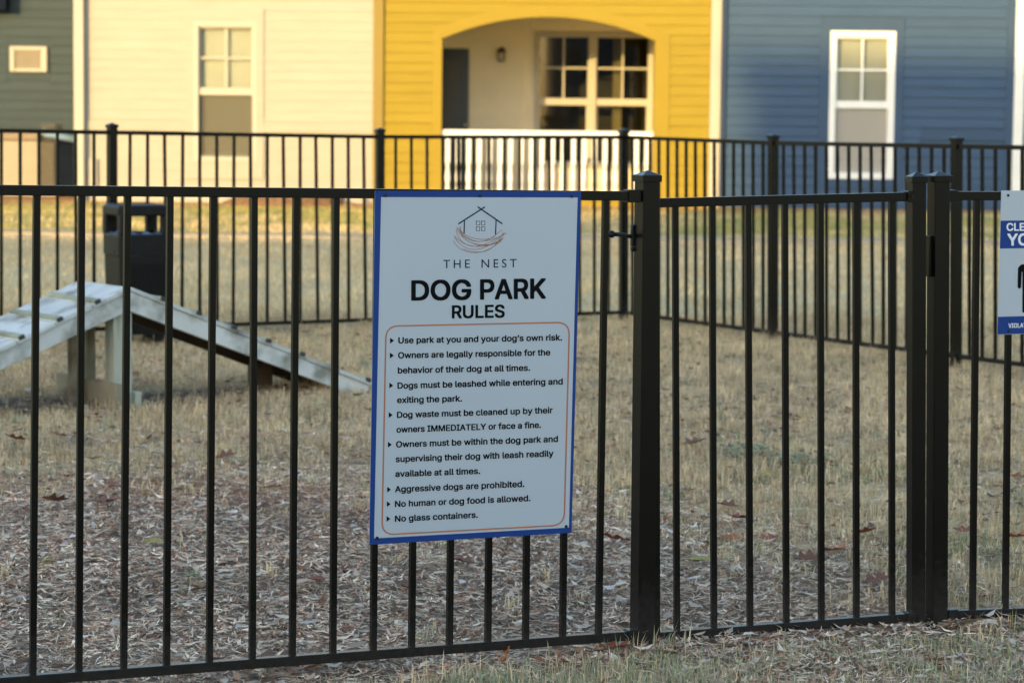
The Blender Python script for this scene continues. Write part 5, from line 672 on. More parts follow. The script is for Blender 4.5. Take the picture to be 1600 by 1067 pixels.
 'w': [567,[138,0,23,379,87,379,133,214,138,196,143,177,149,157,154,137,159,115,165,91,170,67,175,41,165,41,170,66,175,90,180,113,186,135,191,156,196,176,201,195,206,214,252,379,316,379,362,214,366,196,371,176,376,157,382,136,387,114,392,91,397,67,402,41,391,41,397,66,402,90,408,113,413,135,418,156,423,176,429,195,434,214,480,379,545,379,429,0,368,0,319,172,315,185,312,198,308,212,305,225,301,239,297,252,294,266,291,280,287,295,284,309,280,323,277,338,291,338,287,323,284,309,280,295,277,280,273,266,270,252,266,238,263,225,259,211,255,198,252,185,248,172,199,0,170,66,397,67,284,309],[2,1,3,8,7,0,7,6,0,6,5,0,5,4,0,1,0,4,3,1,4,12,11,72,9,12,10,11,14,13,12,9,0,8,0,9,19,18,70,70,69,19,20,19,69,69,68,20,68,67,20,56,61,74,61,56,62,57,62,56,20,67,66,66,65,20,65,64,20,64,63,20,63,62,20,62,57,20,21,20,57,12,0,71,11,12,71,14,11,71,71,70,14,15,14,70,16,15,70,17,16,70,70,18,17,53,59,54,60,54,59,59,53,58,25,24,45,45,24,46,24,23,46,47,46,23,48,47,23,48,23,49,50,49,23,51,50,23,52,51,23,53,52,23,23,22,53,58,53,22,34,30,31,31,30,33,33,30,73,30,34,73,31,33,32,33,29,32,41,40,42,39,43,42,42,40,39,36,35,43,37,36,43,38,37,43,43,39,38,34,31,43,43,35,34,43,31,44,31,32,44,32,29,44,45,44,29,29,28,45,28,27,45,27,26,45,25,45,26,54,60,55,56,74,60,60,59,56,57,56,59,59,58,57,21,57,58,58,22,21,11,13,72,10,12,72,29,33,73,55,60,74]],
 'x': [379,[21,0,171,218,171,171,29,379,100,379,147,306,156,292,164,279,172,266,179,253,186,241,193,229,200,217,207,206,175,206,183,217,190,229,196,241,202,253,209,266,216,279,224,292,233,306,282,379,352,379,209,169,209,214,358,0,287,0,231,85,222,99,214,112,207,124,200,136,193,148,187,159,180,171,173,182,205,182,198,171,191,159,185,148,178,136,172,124,165,112,157,99,148,85,91,0,155,194,191,232,224,192,189,155],[0,47,46,5,4,3,44,2,45,7,6,1,45,2,46,0,46,2,2,1,48,5,3,1,1,6,5,2,44,43,43,42,2,42,41,2,41,35,2,35,36,2,36,37,2,1,2,37,37,14,1,14,15,1,15,16,1,16,10,1,10,9,1,9,8,1,7,1,8,25,13,38,32,25,33,34,33,25,40,34,25,39,40,25,25,38,39,17,11,12,21,20,26,19,26,20,28,27,29,23,22,24,24,22,26,21,26,22,25,32,31,31,30,25,30,29,25,29,27,25,25,27,50,25,50,26,13,25,26,12,13,26,17,12,26,18,17,26,26,19,18,40,35,51,40,39,35,36,35,39,39,38,36,37,36,38,14,37,38,38,13,14,15,14,13,13,12,15,12,11,15,16,15,11,16,11,49,1,3,48,0,2,48,11,17,49,10,16,49,24,26,50,35,41,51,34,40,51]],
 'y': [389,[47,-139,61,-86,71,-87,80,-89,88,-90,96,-90,104,-89,111,-87,118,-84,124,-80,130,-74,136,-67,141,-58,146,-48,151,-36,163,-1,17,379,84,379,165,155,171,138,177,121,182,104,187,87,191,70,196,53,201,37,206,21,184,21,188,37,193,53,198,70,202,87,207,104,212,121,218,138,224,155,305,379,371,379,204,-58,198,-72,191,-85,184,-97,177,-107,168,-116,159,-124,150,-130,139,-136,128,-140,117,-143,104,-145,91,-145,84,-145,77,-145,71,-144,65,-143,59,-142,54,-141,51,-140,195,58],[56,1,57,0,57,1,51,4,52,4,3,52,53,52,3,53,3,54,3,2,54,55,54,2,56,55,2,1,56,2,5,50,49,6,5,49,49,48,6,48,7,6,7,48,47,47,46,7,8,7,46,46,45,8,45,9,8,4,51,50,50,5,4,28,23,22,27,28,15,28,22,15,22,21,15,21,20,15,19,15,20,25,31,30,25,30,24,33,32,26,37,36,35,26,38,37,37,35,26,35,34,26,33,26,34,31,25,26,26,32,31,15,14,38,38,26,15,27,15,26,26,25,27,28,27,25,25,24,28,24,29,28,23,28,29,29,24,58,24,30,58,9,45,44,44,43,9,10,9,43,43,42,10,11,10,42,42,41,11,12,11,41,41,40,12,40,39,12,13,12,39,39,38,13,38,14,13,19,18,15,17,16,18,18,16,15,23,29,58]],
 '’': [177,[52,318,82,509,151,509,98,318],[1,0,3,3,2,1]],
}
def glyph_text(text, track=0):
    V, F_, x = [], [], 0
    for ch in text:
        adv, co, tr = GLYPHS[ch]; n = len(V)
        for i in range(0, len(co), 2): V.append((x+co[i]/1000, co[i+1]/1000, 0))
        for i in range(0, len(tr), 3): F_.append((n+tr[i], n+tr[i+1], n+tr[i+2]))
        x += adv/1000+track
    return np.array(V), F_
def text_on(mb, pl, off, text, u0, u1, v0, v1, cap_px, bold=None, spacing=1.0):
    if bold is None: v, f = glyph_text(text); ch, cb, r = .549, -.02, .025
    else: v, f = font_mesh(text, bold, spacing); (ch, cb), r = cap_height(bold), 0
    x0, x1 = v[:, 0].min()-r, v[:, 0].max()+r
    shifts = [(0,0)] if not r else [(0,0),(r,0),(-r,0),(0,-r*.8),(0,r*.8),(-r*.8,-r*.75),(r*.8,-r*.75),(-r*.8,r*.75),(r*.8,r*.75)]
    for k, (sx, sy) in enumerate(shifts):     # the same print laid down with a small spread thickens the strokes
        P = []
        for x, y, _ in v:
            s = (x+sx-x0)/(x1-x0); P.append(pl.at(u0+(u1-u0)*s, v0+(v1-v0)*s-(y+sy-cb)/ch*cap_px, off+k*.00003))
        mb.add(P, f)
def flat(mb, pl, off, poly): mb.add([pl.at(u, v, off) for u, v in poly], [tuple(range(len(poly)))])
def stroke(mb, pl, off, line, w):
    P = [Vector(p) for p in line]; L_, R_ = [], []
    for i, p in enumerate(P):
        d = (P[min(i+1, len(P)-1)]-P[max(i-1, 0)]); d.normalize(); n = Vector((-d.y, d.x))*w/2
        L_.append(p+n); R_.append(p-n)
    for i in range(len(P)-1): flat(mb, pl, off, [tuple(L_[i]), tuple(L_[i+1]), tuple(R_[i+1]), tuple(R_[i])])
def facing(o, n):                # make printed faces look out of the sign
    me = o.data
    bm = bmesh.new(); bm.from_mesh(me)
    for f in bm.faces:
        f.normal_update()
        if f.normal.dot(n) < 0: f.normal_flip()
    bm.to_mesh(me); bm.free()
SO = .0155
sg = empty('rules_sign', PL.at(738, 840, SO), 'white sign with a blue edge and the words DOG PARK RULES', 'sign')
def sign_panel(pl, off, cor, mt, parent, name='panel', th=.002):
    fr = [pl.at(*c, off) for c in cor]; m = MB(); m.hexa([p-pl.n*th for p in fr], fr); return m.build(name, mt, parent, bevel=.0003)
cor = [(586,298.5),(908,299.3),(893,832),(577,850.8)]; inner = [(595.5,308.2),(902.7,308.8),(889,823.8),(584.5,840.7)]
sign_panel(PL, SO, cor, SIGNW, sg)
m = MB()
for i in range(4): j = (i+1) % 4; flat(m, PL, SO+.0004, [cor[i], cor[j], inner[j], inner[i]])
facing(m.build('printed_edge', SIGNB, sg), PL.n)
for a in (('DOG', 642.5, 736.5, 470, 468.6, 32), ('PARK', 750, 853.3, 468.4, 466.8, 32), ('RULES', 706, 788.8, 497.6, 496.4, 20.5)):
    m = MB(); text_on(m, PL, SO+.0005, *a); facing(m.build('title_lettering', INK, sg), PL.n)
for a in (('THE', 692.8, 734, 419.2, 418.7, 13, .002, 1.45), ('NEST', 752.4, 807.4, 418.5, 417.8, 13, .002, 1.45)):
    m = MB(); text_on(m, PL, SO+.0005, *a); facing(m.build('name_lettering', INKN, sg), PL.n)
LN = [("Use park at you and your dog\u2019s own risk.",622.4,878.4,536.7,532),("Owners are legally responsible for the",622,860,560,555.3),("behavior of their dog at all times.",621.5,828.4,583.5,579.3),
("Dogs must be leashed while entering and",621,879.4,607.4,600.6),("exiting the park.",620.3,722,629.8,627.2),("Dog waste must be cleaned up by their",620.3,863.8,653,645.4),("owners IMMEDIATELY or face a fine.",619.4,845.5,675.9,668.4),
("Owners must be within the dog park and",618.8,871.9,699,690.3),("supervising their dog with leash readily",618.2,865,722,713),("available at all times.",617.6,750.4,745,740.2),
("Aggressive dogs are prohibited.",617,819.4,769,760.5),("No human or dog food is allowed.",617,829,792,782.6),("No glass containers.",617,746.8,815,808.6)]
for tx, a, b, c, d in LN:
    m = MB(); text_on(m, PL, SO+.0005, tx, a, b, c, d, 9.8); facing(m.build('rules_lettering', INK, sg), PL.n)
for a, b, y in [(609.5,615.8,532.2),(609.2,615.5,555.4),(608.3,614.5,602.2),(607.4,613.5,648.2),(606.2,612.3,694.5),(605,610.8,764.6),(604.5,610.3,787.2),(604.1,609.8,810.3)]:
    m = MB(); flat(m, PL, SO+.0005, [(a,y-4.6),(b,y),(a,y+4.6)]); facing(m.build('bullet_mark', INK, sg), PL.n)
def rounded(tl, tr, br, bl, r, n=8):
    out = []
    C = [Vector(tl), Vector(tr), Vector(br), Vector(bl)]
    for i in range(4):
        p, a, b = C[i], C[i-1], C[(i+1) % 4]; da, db = (a-p).normalized(), (b-p).normalized()
        for k in range(n+1):
            t = k/n; q0, q1 = p+da*r, p+db*r; out.append(tuple(q0*(1-t)**2 + p*2*t*(1-t) + q1*t*t))
    return out+[out[0]]
m = MB(); stroke(m, PL, SO+.0005, rounded((603.2,509.6),(889.8,503.6),(881.5,820),(596.8,835.2), 20), 2.3); facing(m.build('rounded_outline', ORANGE, sg), PL.n)
# emblem: a house standing in a nest
m = MB(); k8 = lambda x, y: (690+x/8.89, 310+y/8.89)
for L_, w_ in [([(500,118),(845,355)],2.1),([(232,357),(602,120)],2.1),([(317,305),(312,490)],1.8),([(757,300),(750,505)],1.8)]: stroke(m, PL, SO+.0005, [k8(*p) for p in L_], w_)
for cx, cy in ((507,344),(578,344),(505,424),(578,424)):
    stroke(m, PL, SO+.0005, [k8(cx+a, cy+b) for a, b in ((-24,-27),(24,-27),(24,27),(-24,27),(-24,-29))], .95)
facing(m.build('emblem_house', INKN, sg), PL.n)
def bez(pts, n=18):
    P = [Vector(p) for p in pts]; out = []
    for i in range(n+1):
        t = i/n; Q = P[:]
        while len(Q) > 1: Q = [Q[j].lerp(Q[j+1], t) for j in range(len(Q)-1)]
        out.append(k8(Q[0].x, Q[0].y))
    return out
m = MB()
for P in [[(160,590),(260,780),(520,830),(720,700),(850,560)],[(175,530),(260,700),(480,800),(650,690),(880,480)],[(200,430),(240,720),(560,760),(700,560),(905,485)],[(225,410),(330,640),(540,640),(720,570),(865,510)],
          [(262,395),(240,470),(340,560),(600,620),(740,530)],[(210,400),(230,520),(420,700),(660,720),(860,540)],[(250,430),(300,560),(560,680),(640,600),(840,435)],[(180,520),(300,690),(560,720),(760,640),(845,560)],[(255,390),(270,520),(280,640),(600,700),(830,600)],[(300,700),(500,790),(700,760),(770,640),(860,470)]]:
    stroke(m, PL, SO+.0004+.00002*len(m.v)/40, bez(P), .75)
facing(m.build('emblem_nest', mat('sign_copper_ink', (.30,.13,.085), .45, .1, 10), sg), PL.n)
for u, v in ((602,305.8),(749.5,306.3),(893,307.2),(589,840),(884.5,822)):
    q = PL.at(u, v, SO); MB().tube([q, q+PL.n*.0022, q+PL.n*.003], [.0042,.0042,.002], 10).build('screw', SCREW, sg)

s2 = empty('clean_up_sign', PR.at(1645, 520, SO), 'white and blue sign with a black figure, cut by the right edge', 'sign')
cor = [(1564.8,298),(1728,298),(1722,518),(1558.6,523)]
sign_panel(PR, SO, cor, SIGNW, s2)
def ln(v): return 1564.8 + (v-298)/225*(-6.2)
for q in ([(ln(345),345),(1726.7,343.5),(1725.5,386),(ln(388.5),388.5)], [(ln(495),495),(1723,490.5),(1722.2,517.8),(ln(522.4),522.4)]):
    m = MB(); flat(m, PR, SO+.0004, q); facing(m.build('printed_band', SIGNB, s2), PR.n)
for a in (('CLEAN UP AFTER', 1572.7, 1703, 361, 360, 12.3), ('YOUR DOG', 1573.8, 1700, 384, 382.5, 18.8), ('VIOLATORS', 1575.5, 1619, 512.2, 511.4, 7)):
    m = MB(); text_on(m, PR, SO+.0006, *a); facing(m.build('band_lettering', PRINTW, s2), PR.n)
m = MB(); cxp = 1609
def disc(m, pl, off, cx, cy, r, n=20): flat(m, pl, off, [(cx+r*math.cos(a), cy+r*math.sin(a)) for a in [2*math.pi*i/n for i in range(n)]])
disc(m, PR, SO+.0005, cxp, 403.5, 7.2)
flat(m, PR, SO+.0005, [(1594,414.5),(1597,413),(1621,413),(1624,414.5),(1627,419),(1627.5,449),(1625,451),(1622.5,449),(1621.5,425),(1620.5,425),(1620.5,488),(1616,489.5),(1611.5,488),(1610.5,454),(1607.5,454),(1606.5,488),(1602,489.5),(1597.5,488),(1597.5,425),(1596.5,425),(1595.5,449),(1592.5,451.5),(1590,449),(1590.5,419)])
facing(m.build('standing_figure', INK, s2), PR.n)
for u, v in ((1575,305.6),(1576,517)):
    q = PR.at(u, v, SO); MB().tube([q, q+PR.n*.0022, q+PR.n*.003], [.004,.004,.002], 10).build('screw', SCREW, s2)

# ------------------------------------------------------------------ dog ramp
def ramp():
    base = Vector((-1.81, 12.06, g(-1.81, 12.06))); ax = Vector((1.07, .79, 0)).normalized(); ac_ = Vector((-ax.y, ax.x, 0))
    e = empty('dog_ramp', base, 'weathered white wooden A shaped dog ramp with crosswise planks', 'dog ramp')
    W = .50; HT = .555; LH = 1.36
    rid = base + Z*HT
    for sgn in (-1, 1):
        sl = (ax*sgn*LH - Z*(HT-.03)); L = sl.length; d = sl.normalized(); up = (Z - d*Z.dot(d)).normalized()
        for k, off in enumerate((.019, W-.019)):     # side boards
            p0 = rid + ac_*off - up*.045; p1 = rid+sl + ac_*off - up*.030
            lo = [p0-ac_*.019-up*.045, p1-ac_*.019-up*.045, p1+ac_*.019-up*.045, p0+ac_*.019-up*.045]
            hi = [p0-ac_*.019+up*.043, p1-ac_*.019+up*.028, p1+ac_*.019+up*.028, p0+ac_*.019+up*.043]
            # the ends of both boards meet on the ridge line
            lo[0] = lo[0]-d*(lo[0]-rid).dot(ax)*sgn/max(d.dot(ax)*sgn,.1); lo[3] = lo[3]-d*(lo[3]-rid).dot(ax)*sgn/max(d.dot(ax)*sgn,.1)
            MB().hexa(lo, hi).build('side_board', PALEPAINT if k == 0 else BROWNWOOD_SHADE, e, bevel=.003)  # far board is painted dark brown to stand for its shaded inner face
        n = 7; s = L/n
        for i in range(n):                            # deck planks
            a = rid + d*(s*i+.003); b = rid + d*(s*(i+1)-.004); jz = random.uniform(0, .003); je = random.uniform(-.006, .006)
            o0, o1 = -ac_*(.012+je), ac_*(W+.008+je)
            MB().hexa([a+o0-up*.001, b+o0-up*.001, b+o1-up*.001, a+o1-up*.001], [a+o0+up*(.017+jz), b+o0+up*(.017+jz), b+o1+up*(.017+jz), a+o1+up*(.017+jz)]).build('plank', PALEPAINT, e, bevel=.002)
        for i in range(1, n+1):                        # thin cleats with dark brackets on the near edge
            c = rid + d*(s*i-.03) + up*.0205; MB().bar(c-ac_*.012, c+ac_*W, d, up, .016, .009).build('cleat', CLEATP, e, bevel=.002)
            q = c - ac_*.016; b_ = MB().bar(q-ac_*.005, q+ac_*.004, d, up, .015, .010).build('bracket', RUST, e, bevel=.002)
    gz_ = lambda p: g(p.x, p.y)
    def leg(along, across, wa, wb, mt, ztop, name='leg', zb=-.05):
        p = base+ax*along+ac_*across; return MB().bar(Vector((p.x,p.y,gz_(p)+zb)), Vector((p.x,p.y,base.z+ztop)), ax, ac_, wa, wb).build(name, mt, e, bevel=.003)
    leg(-.025, .062, .048, .045, POSTWOOD, HT-.10)
    leg(-.03, W-.062, .055, .045, KHAKIWOOD, HT-.10); leg(-.125, W-.21, .042, .019, KHAKIWOOD, HT-.14)
    q0 = base+ax*(-.088)+ac_*(-.06); q1 = base+ax*(-.088)+ac_*(W+.06)
    MB().bar(q0+Z*.060, q1+Z*.060, ax, Z, .018, .06).build('cross_board', KHAKIWOOD, e, bevel=.003)
    q0 = base+ax*(.037)+ac_*(-.02); q1 = base+ax*(.037)+ac_*(W+.06)
    MB().bar(q0+Z*.03, q1+Z*.03, ax, Z, .018, .045).build('cross_board', POSTWOOD, e, bevel=.003)
    leg(.92, W-.16, .05, .042, BROWNWOOD_SHADE, .13)
    leg(-.74, W-.12, .042, .042, KHAKIWOOD, .20)
    return e, rid, ax, ac_, base
RAMP = ramp()

# ------------------------------------------------------------------ trash bin
def bin_():
    c0 = pt(197, 470, 15.0); c0 = Vector((c0.x, c0.y, 0)); th = R(-28)
    t = Vector((math.cos(R(28)), math.sin(R(28)), 0)); n = Vector((-t.y, t.x, 0))
    s = .332; c = c0 - t*.035 + t*s/2 + n*s/2; gz = g(c.x, c.y); zt = vz(319, 210, 15.15)
    e = empty('litter_bin', (c.x, c.y, gz), 'square black litter bin with open sides, behind the dog ramp', 'litter bin')
    def ring(r, z, rad=.035, m_=5):
        P = []
        for sx, sy, a0 in ((1,1,0),(-1,1,90),(-1,-1,180),(1,-1,270)):
            for k in range(m_):
                a = R(a0+90*k/(m_-1)); x = sx*(r-rad)+rad*math.cos(a); y = sy*(r-rad)+rad*math.sin(a); P.append(Vector((c.x,c.y,z))+t*x+n*y)
        return P
    def loft(rings, name, mt, capb=True, capt=True, smooth=False):
        m = MB(); k = len(rings[0])
        for r in rings: m.v += [tuple(p) for p in r]
        for i in range(len(rings)-1):
            for j in range(k): m.f.append((i*k+j, i*k+(j+1) % k, (i+1)*k+(j+1) % k, (i+1)*k+j))
        if capb: m.f.append(tuple(range(k))[::-1])
        if capt: m.f.append(tuple((len(rings)-1)*k+j for j in range(k)))
        return m.build(name, mt, e, smooth=smooth)
    h = s/2; H = zt-gz
    zo0, zo1 = vz(365, 210, 15.15), vz(337, 210, 15.15); zg = vz(398, 210, 15.15)
    for sx in (-1, 1):
        for sy in (-1, 1):
            q = Vector((c.x,c.y,0))+t*sx*h*.6+n*sy*h*.6; MB().bar(q+Z*(gz-.03), q+Z*(gz+.075), t, n, .025, .025).build('foot', BIN, e)
    loft([ring(h*.9, gz+.07), ring(h*.97, zg-.01), ring(h*.97, zg-.004)], 'body', BIN)
    loft([ring(h*1.0, zg), ring(h*1.0, zo0-.012), ring(h*.97, zo0), ring(h*.80, zo0), ring(h*.80, zg+.01)], 'collar', BIN, False, False)
    # corner posts of the open hood
    for sx in (-1, 1):
        for sy in (-1, 1):
            q = Vector((c.x,c.y,0))+t*sx*(h-.034)+n*sy*(h-.034); MB().bar(q+Z*(zo0-.01), q+Z*(zo1+.01), t, n, .033, .033).build('hood_post', BIN, e, bevel=.012, seg=3)
    loft([ring(h*.98, zo1), ring(h*1.02, zo1+.01), ring(h*1.02, zt-.02), ring(h*.93, zt-.004), ring(h*.75, zt), ring(h*.70, zt-.006)], 'lid', BIN)
    for i in range(14):                                # ribs on the two faces that show
        x = -h*.8+i*h*1.6/13
        a = Vector((c.x,c.y,gz+.09))+t*x*.93-n*(h*.905); b = Vector((c.x,c.y,zg-.05))+t*x-n*(h*.965)
        MB().bar(a, b, t, n, .0045, .006).build('rib', BIN, e)
    m = MB(); zz = zo0
    for k in range(40):                                # crumpled liner folded over the rim
        a = 2*math.pi*k/40; r0 = h*.83; sx = max(min(math.cos(a)*1.3, 1), -1)*r0; sy = max(min(math.sin(a)*1.3, 1), -1)*r0
        m.v.append(tuple(Vector((c.x,c.y,zz-.06))+t*sx*.93+n*sy*.93)); m.v.append(tuple(Vector((c.x,c.y,zz+.006+.012*random.random()*(k % 3 == 0)*1.2))+t*sx+n*sy)); m.v.append(tuple(Vector((c.x,c.y,zz-.004-.01*random.random()))+t*sx*1.16+n*sy*1.16))
    for k in range(40):
        a, b = k*3, ((k+1) % 40)*3; m.f += [(a, b, b+1, a+1), (a+1, b+1, b+2, a+2)]
    m.build('bin_liner', BAG, e, smooth=True)
    q = Vector((c.x,c.y,zg+.02))-t*(h+.001)
    MB().bar(q-n*.06, q+n*.05, Z, t, .008, .002).build('hinge_strap', STEEL, e)
bin_()

# ------------------------------------------------------------------ grass, litter
def attr_mat(name, rough=.8, spec=.2, transl=.25):
    m, nt, b = new_mat(name); N, L = nt.nodes, nt.links
    at = N.new('ShaderNodeAttribute'); at.attribute_name = 'tint'; L.new(at.outputs[0], b.inputs['Base Color'])
    b.inputs['Roughness'].default_value = rough; b.inputs['Specular IOR Level'].default_value = spec
    if transl:
        tl = N.new('ShaderNodeBsdfTranslucent'); L.new(at.outputs[0], tl.inputs[0]); mx = N.new('ShaderNodeMixShader'); mx.inputs[0].default_value = transl
        L.new(b.outputs[0], mx.inputs[1]); L.new(tl.outputs[0], mx.inputs[2]); L.new(mx.outputs[0], N['Material Output'].inputs[0])
    return m
def raw_mesh(name, V, faces_by_n, colors, mt, label):
    """faces_by_n: list of (n, array of shape (k, n)); colours per vertex"""
    me = bpy.data.meshes.new(name); me.vertices.add(len(V)); me.vertices.foreach_set('co', V.astype(np.float32).ravel())
    loops = np.concatenate([f.ravel() for f in faces_by_n]); tot = np.concatenate([np.full(len(f), f.shape[1]) for f in faces_by_n]); st = np.concatenate([[0], np.cumsum(tot)[:-1]])
    me.loops.add(len(loops)); me.loops.foreach_set('vertex_index', loops.astype(np.int32)); me.polygons.add(len(tot)); me.polygons.foreach_set('loop_start', st.astype(np.int32)); me.polygons.foreach_set('loop_total', tot.astype(np.int32))
    me.update(calc_edges=True)
    ca = me.color_attributes.new('tint', 'FLOAT_COLOR', 'POINT'); ca.data.foreach_set('color', np.concatenate([colors, np.ones((len(colors), 1))], 1).astype(np.float32).ravel())
    me.materials.append(mt); o = bpy.data.objects.new(name, me); COL.objects.link(o); return tagit(o, label, kind='stuff')
GM = attr_mat('grass_blades'); LM = attr_mat('leaf_litter', .75, .25, .12)
def pick(pal, wts, n):
    pal = np.array(pal); i = RNG.choice(len(pal), n, p=np.array(wts)/np.sum(wts)); return pal[i]
def blades(name, x, y, h, w, colr, label, lean=.5):
    n = len(x); z = G(x, y)-.004; a = RNG.random(n)*6.283; fa = RNG.random(n)*6.283; ln_ = (RNG.random(n)**1.5)*lean
    dx, dy = np.cos(a), np.sin(a); lx, ly = np.cos(fa)*ln_, np.sin(fa)*ln_
    b = np.stack([x, y, z], 1); s = np.stack([dx*w/2, dy*w/2, np.zeros(n)], 1)
    mid = b + np.stack([lx*h*.35, ly*h*.35, h*.58], 1); tip = b + np.stack([lx*h*1.1, ly*h*1.1, h*np.clip(1-.35*ln_, .3, 1)], 1)
    V = np.stack([b-s, b+s, mid-s*.8, mid+s*.8, tip], 1).reshape(-1, 3); i = np.arange(n)*5
    q = np.stack([i, i+1, i+3, i+2], 1); tr = np.stack([i+2, i+3, i+4], 1)
    C = np.repeat(colr, 5, 0)
    return raw_mesh(name, V, [q, tr], C, GM, label)
def trapez(n, y0, y1, k=.26, m=.35):
    y = y0+(y1-y0)*RNG.random(n*2); keep = RNG.random(n*2) < (k*y+m)/(k*y1+m); y = y[keep][:n]; x = (RNG.random(len(y))*2-1)*(k*y+m); return x, y
STRAW = [(.76,.59,.36),(.66,.50,.31),(.84,.69,.46),(.53,.40,.26),(.58,.49,.28),(.46,.30,.18)]
# the dry lawn inside the fence, tufted
x, y = trapez(330000, 6.3, 17.6)
cl = fnoise(x, y, .13, 60); big = fnoise(x, y, .7, 63); wl_ = litter_w(x, y)
keep = RNG.random(len(x)) < np.clip((1-wl_)**1.2*(.18+1.2*sstep(.38, .58, cl)) + .13*sstep(.5, .66, cl)*sstep(7.6, 9, y), 0, 1)*(1-.9*bare_w(x, y))
x, y = x[keep], y[keep]; big = big[keep]; cl = cl[keep]; n = len(x)
h = (.018+.045*RNG.random(n)**1.3)*(.5+1.0*big)*(.45+1.1*cl); w = .0026+.0024*RNG.random(n)
c = pick(STRAW, [5,4,3,3,2,1.5], n)*(.72+.45*RNG.random((n, 1)))*(.78+.5*fnoise(x, y, .35, 65))[:, None]
gr = sstep(.52, .68, fnoise(x, y, .5, 71))*sstep(12.5, 9, y)*(x > .3)
gsel = RNG.random(n) < gr*.55 + .03; c[gsel] = pick([(.16,.22,.10),(.24,.28,.13),(.12,.18,.09)], [3,3,1], gsel.sum())
blades('dry_grass', x, y, h, w, c, 'straw coloured dry lawn inside the dog park', 1.05)
# coarser tufts that rise out of the lawn
k_ = 4200; tx, ty = trapez(k_, 6.9, 17.4, .26, .3); wl_ = litter_w(tx, ty); keep = RNG.random(len(tx)) < np.clip((1-wl_)*(.25+1.2*sstep(.45, .6, fnoise(tx, ty, .55, 151)))+.10, 0, 1)*(1-bare_w(tx, ty)); tx, ty = tx[keep], ty[keep]
m_ = 16; x = np.repeat(tx, m_); y = np.repeat(ty, m_); n = len(x); a_ = RNG.random(n)*6.283; r_ = .028*np.sqrt(RNG.random(n)); x = x+r_*np.cos(a_); y = y+r_*np.sin(a_)
ht = np.repeat(.035+.04*RNG.random(len(tx)), m_); tc_ = np.repeat(pick([(.84,.68,.44),(.70,.56,.36),(.60,.44,.28),(.62,.58,.36),(.42,.42,.26)], [4,4,3,2,1.2], len(tx)), m_, 0)
blades('lawn_tufts', x, y, ht*(.6+.5*RNG.random(n)), .0024+.0026*RNG.random(n), tc_*(.75+.4*RNG.random((n, 1))), 'coarser straw tufts rising from the dry lawn', 1.1)
# thinner lawn to both sides and toward the viewer
x = (RNG.random(90000)*2-1)*9; y = 3.2+RNG.random(90000)*14; keep = (np.abs(x) > .26*y+.3) | (y < 5.95); x, y = x[keep], y[keep]; n = len(x)
blades('side_lawn', x, y, .02+.04*RNG.random(n), .004+.004*RNG.random(n), pick(STRAW+[(.34,.38,.22)], [4,4,3,3,3,2,3], n)*(.75+.4*RNG.random((n, 1))), 'dry lawn at both sides of the dog park and before its gate', 1.0)
fx, fy = [], []
for u_p, v_p in ((1003,1018),(-100,1078),(1208,530),(974,503),(1494,566),(593,512)):
    p_ = ong(u_p, v_p); k_ = 110; a_ = RNG.random(k_)*6.283; r_ = .035+.10*RNG.random(k_)**1.5; fx.append(p_.x+r_*np.cos(a_)); fy.append(p_.y+r_*np.sin(a_))
fx, fy = np.concatenate(fx), np.concatenate(fy); n = len(fx)
blades('post_foot_grass', fx, fy, .03+.06*RNG.random(n), .002+.002*RNG.random(n), pick(STRAW+[(.34,.38,.22)], [4,4,3,3,3,2,4], n)*(.7+.45*RNG.random((n, 1))), 'longer grass round the feet of the fence posts', .8)
# greyer, greener grass outside, nearest to the camera
x, y = trapez(60000, 5.9, 7.05, .26, .3)
wl_ = litter_w(x, y); keep = RNG.random(len(x)) < np.clip(verge_w(x, y)*(.2+1.1*sstep(.38, .6, fnoise(x, y, .12, 81))), 0, 1)
x, y = x[keep], y[keep]; n = len(x)
h = (.02+.045*RNG.random(n)); c = pick([(.42,.44,.28),(.33,.38,.22),(.52,.49,.35),(.24,.30,.15),(.60,.56,.42)], [3,3,3,2,2], n)*(.8+.4*RNG.random((n, 1)))
blades('verge_grass', x, y, h, .002+.0018*RNG.random(n), c, 'grey green grass along the foot of the near fence', .7)
# lawn beyond the far fence
x, y = trapez(150000, 17.2, 34.8, .25, 1.0); keep = ~((y > 26.4) & (y < 27.45)); x, y = x[keep], y[keep]
keep = RNG.random(len(x)) < .35+.65*sstep(.35, .6, fnoise(x, y, .5, 90)); x, y = x[keep], y[keep]; n = len(x)
c = pick(STRAW, [5,4,3,2,2,1], n)*(.8+.35*RNG.random((n, 1)))*(.6+.85*fnoise(x, y, 1.1, 161))[:, None]*np.array([1.04,1,.88]); gsel = (y > 27.5) & (RNG.random(n) < .15+.8*sstep(.42, .6, fnoise(x, y, 1.2, 31)))
c[gsel] = pick([(.42,.38,.12),(.34,.34,.11),(.60,.46,.19)], [2,1,3], gsel.sum()); bsel = (y > 33.6) & (RNG.random(n) < .6); c[bsel] = pick([(.36,.20,.09),(.26,.14,.07),(.42,.28,.14)], [2,1,1], bsel.sum())
blades('far_lawn', x, y, .02+.035*RNG.random(n), .004+.005*RNG.random(n), c, 'short dry lawn between the far fence and the houses', .9)
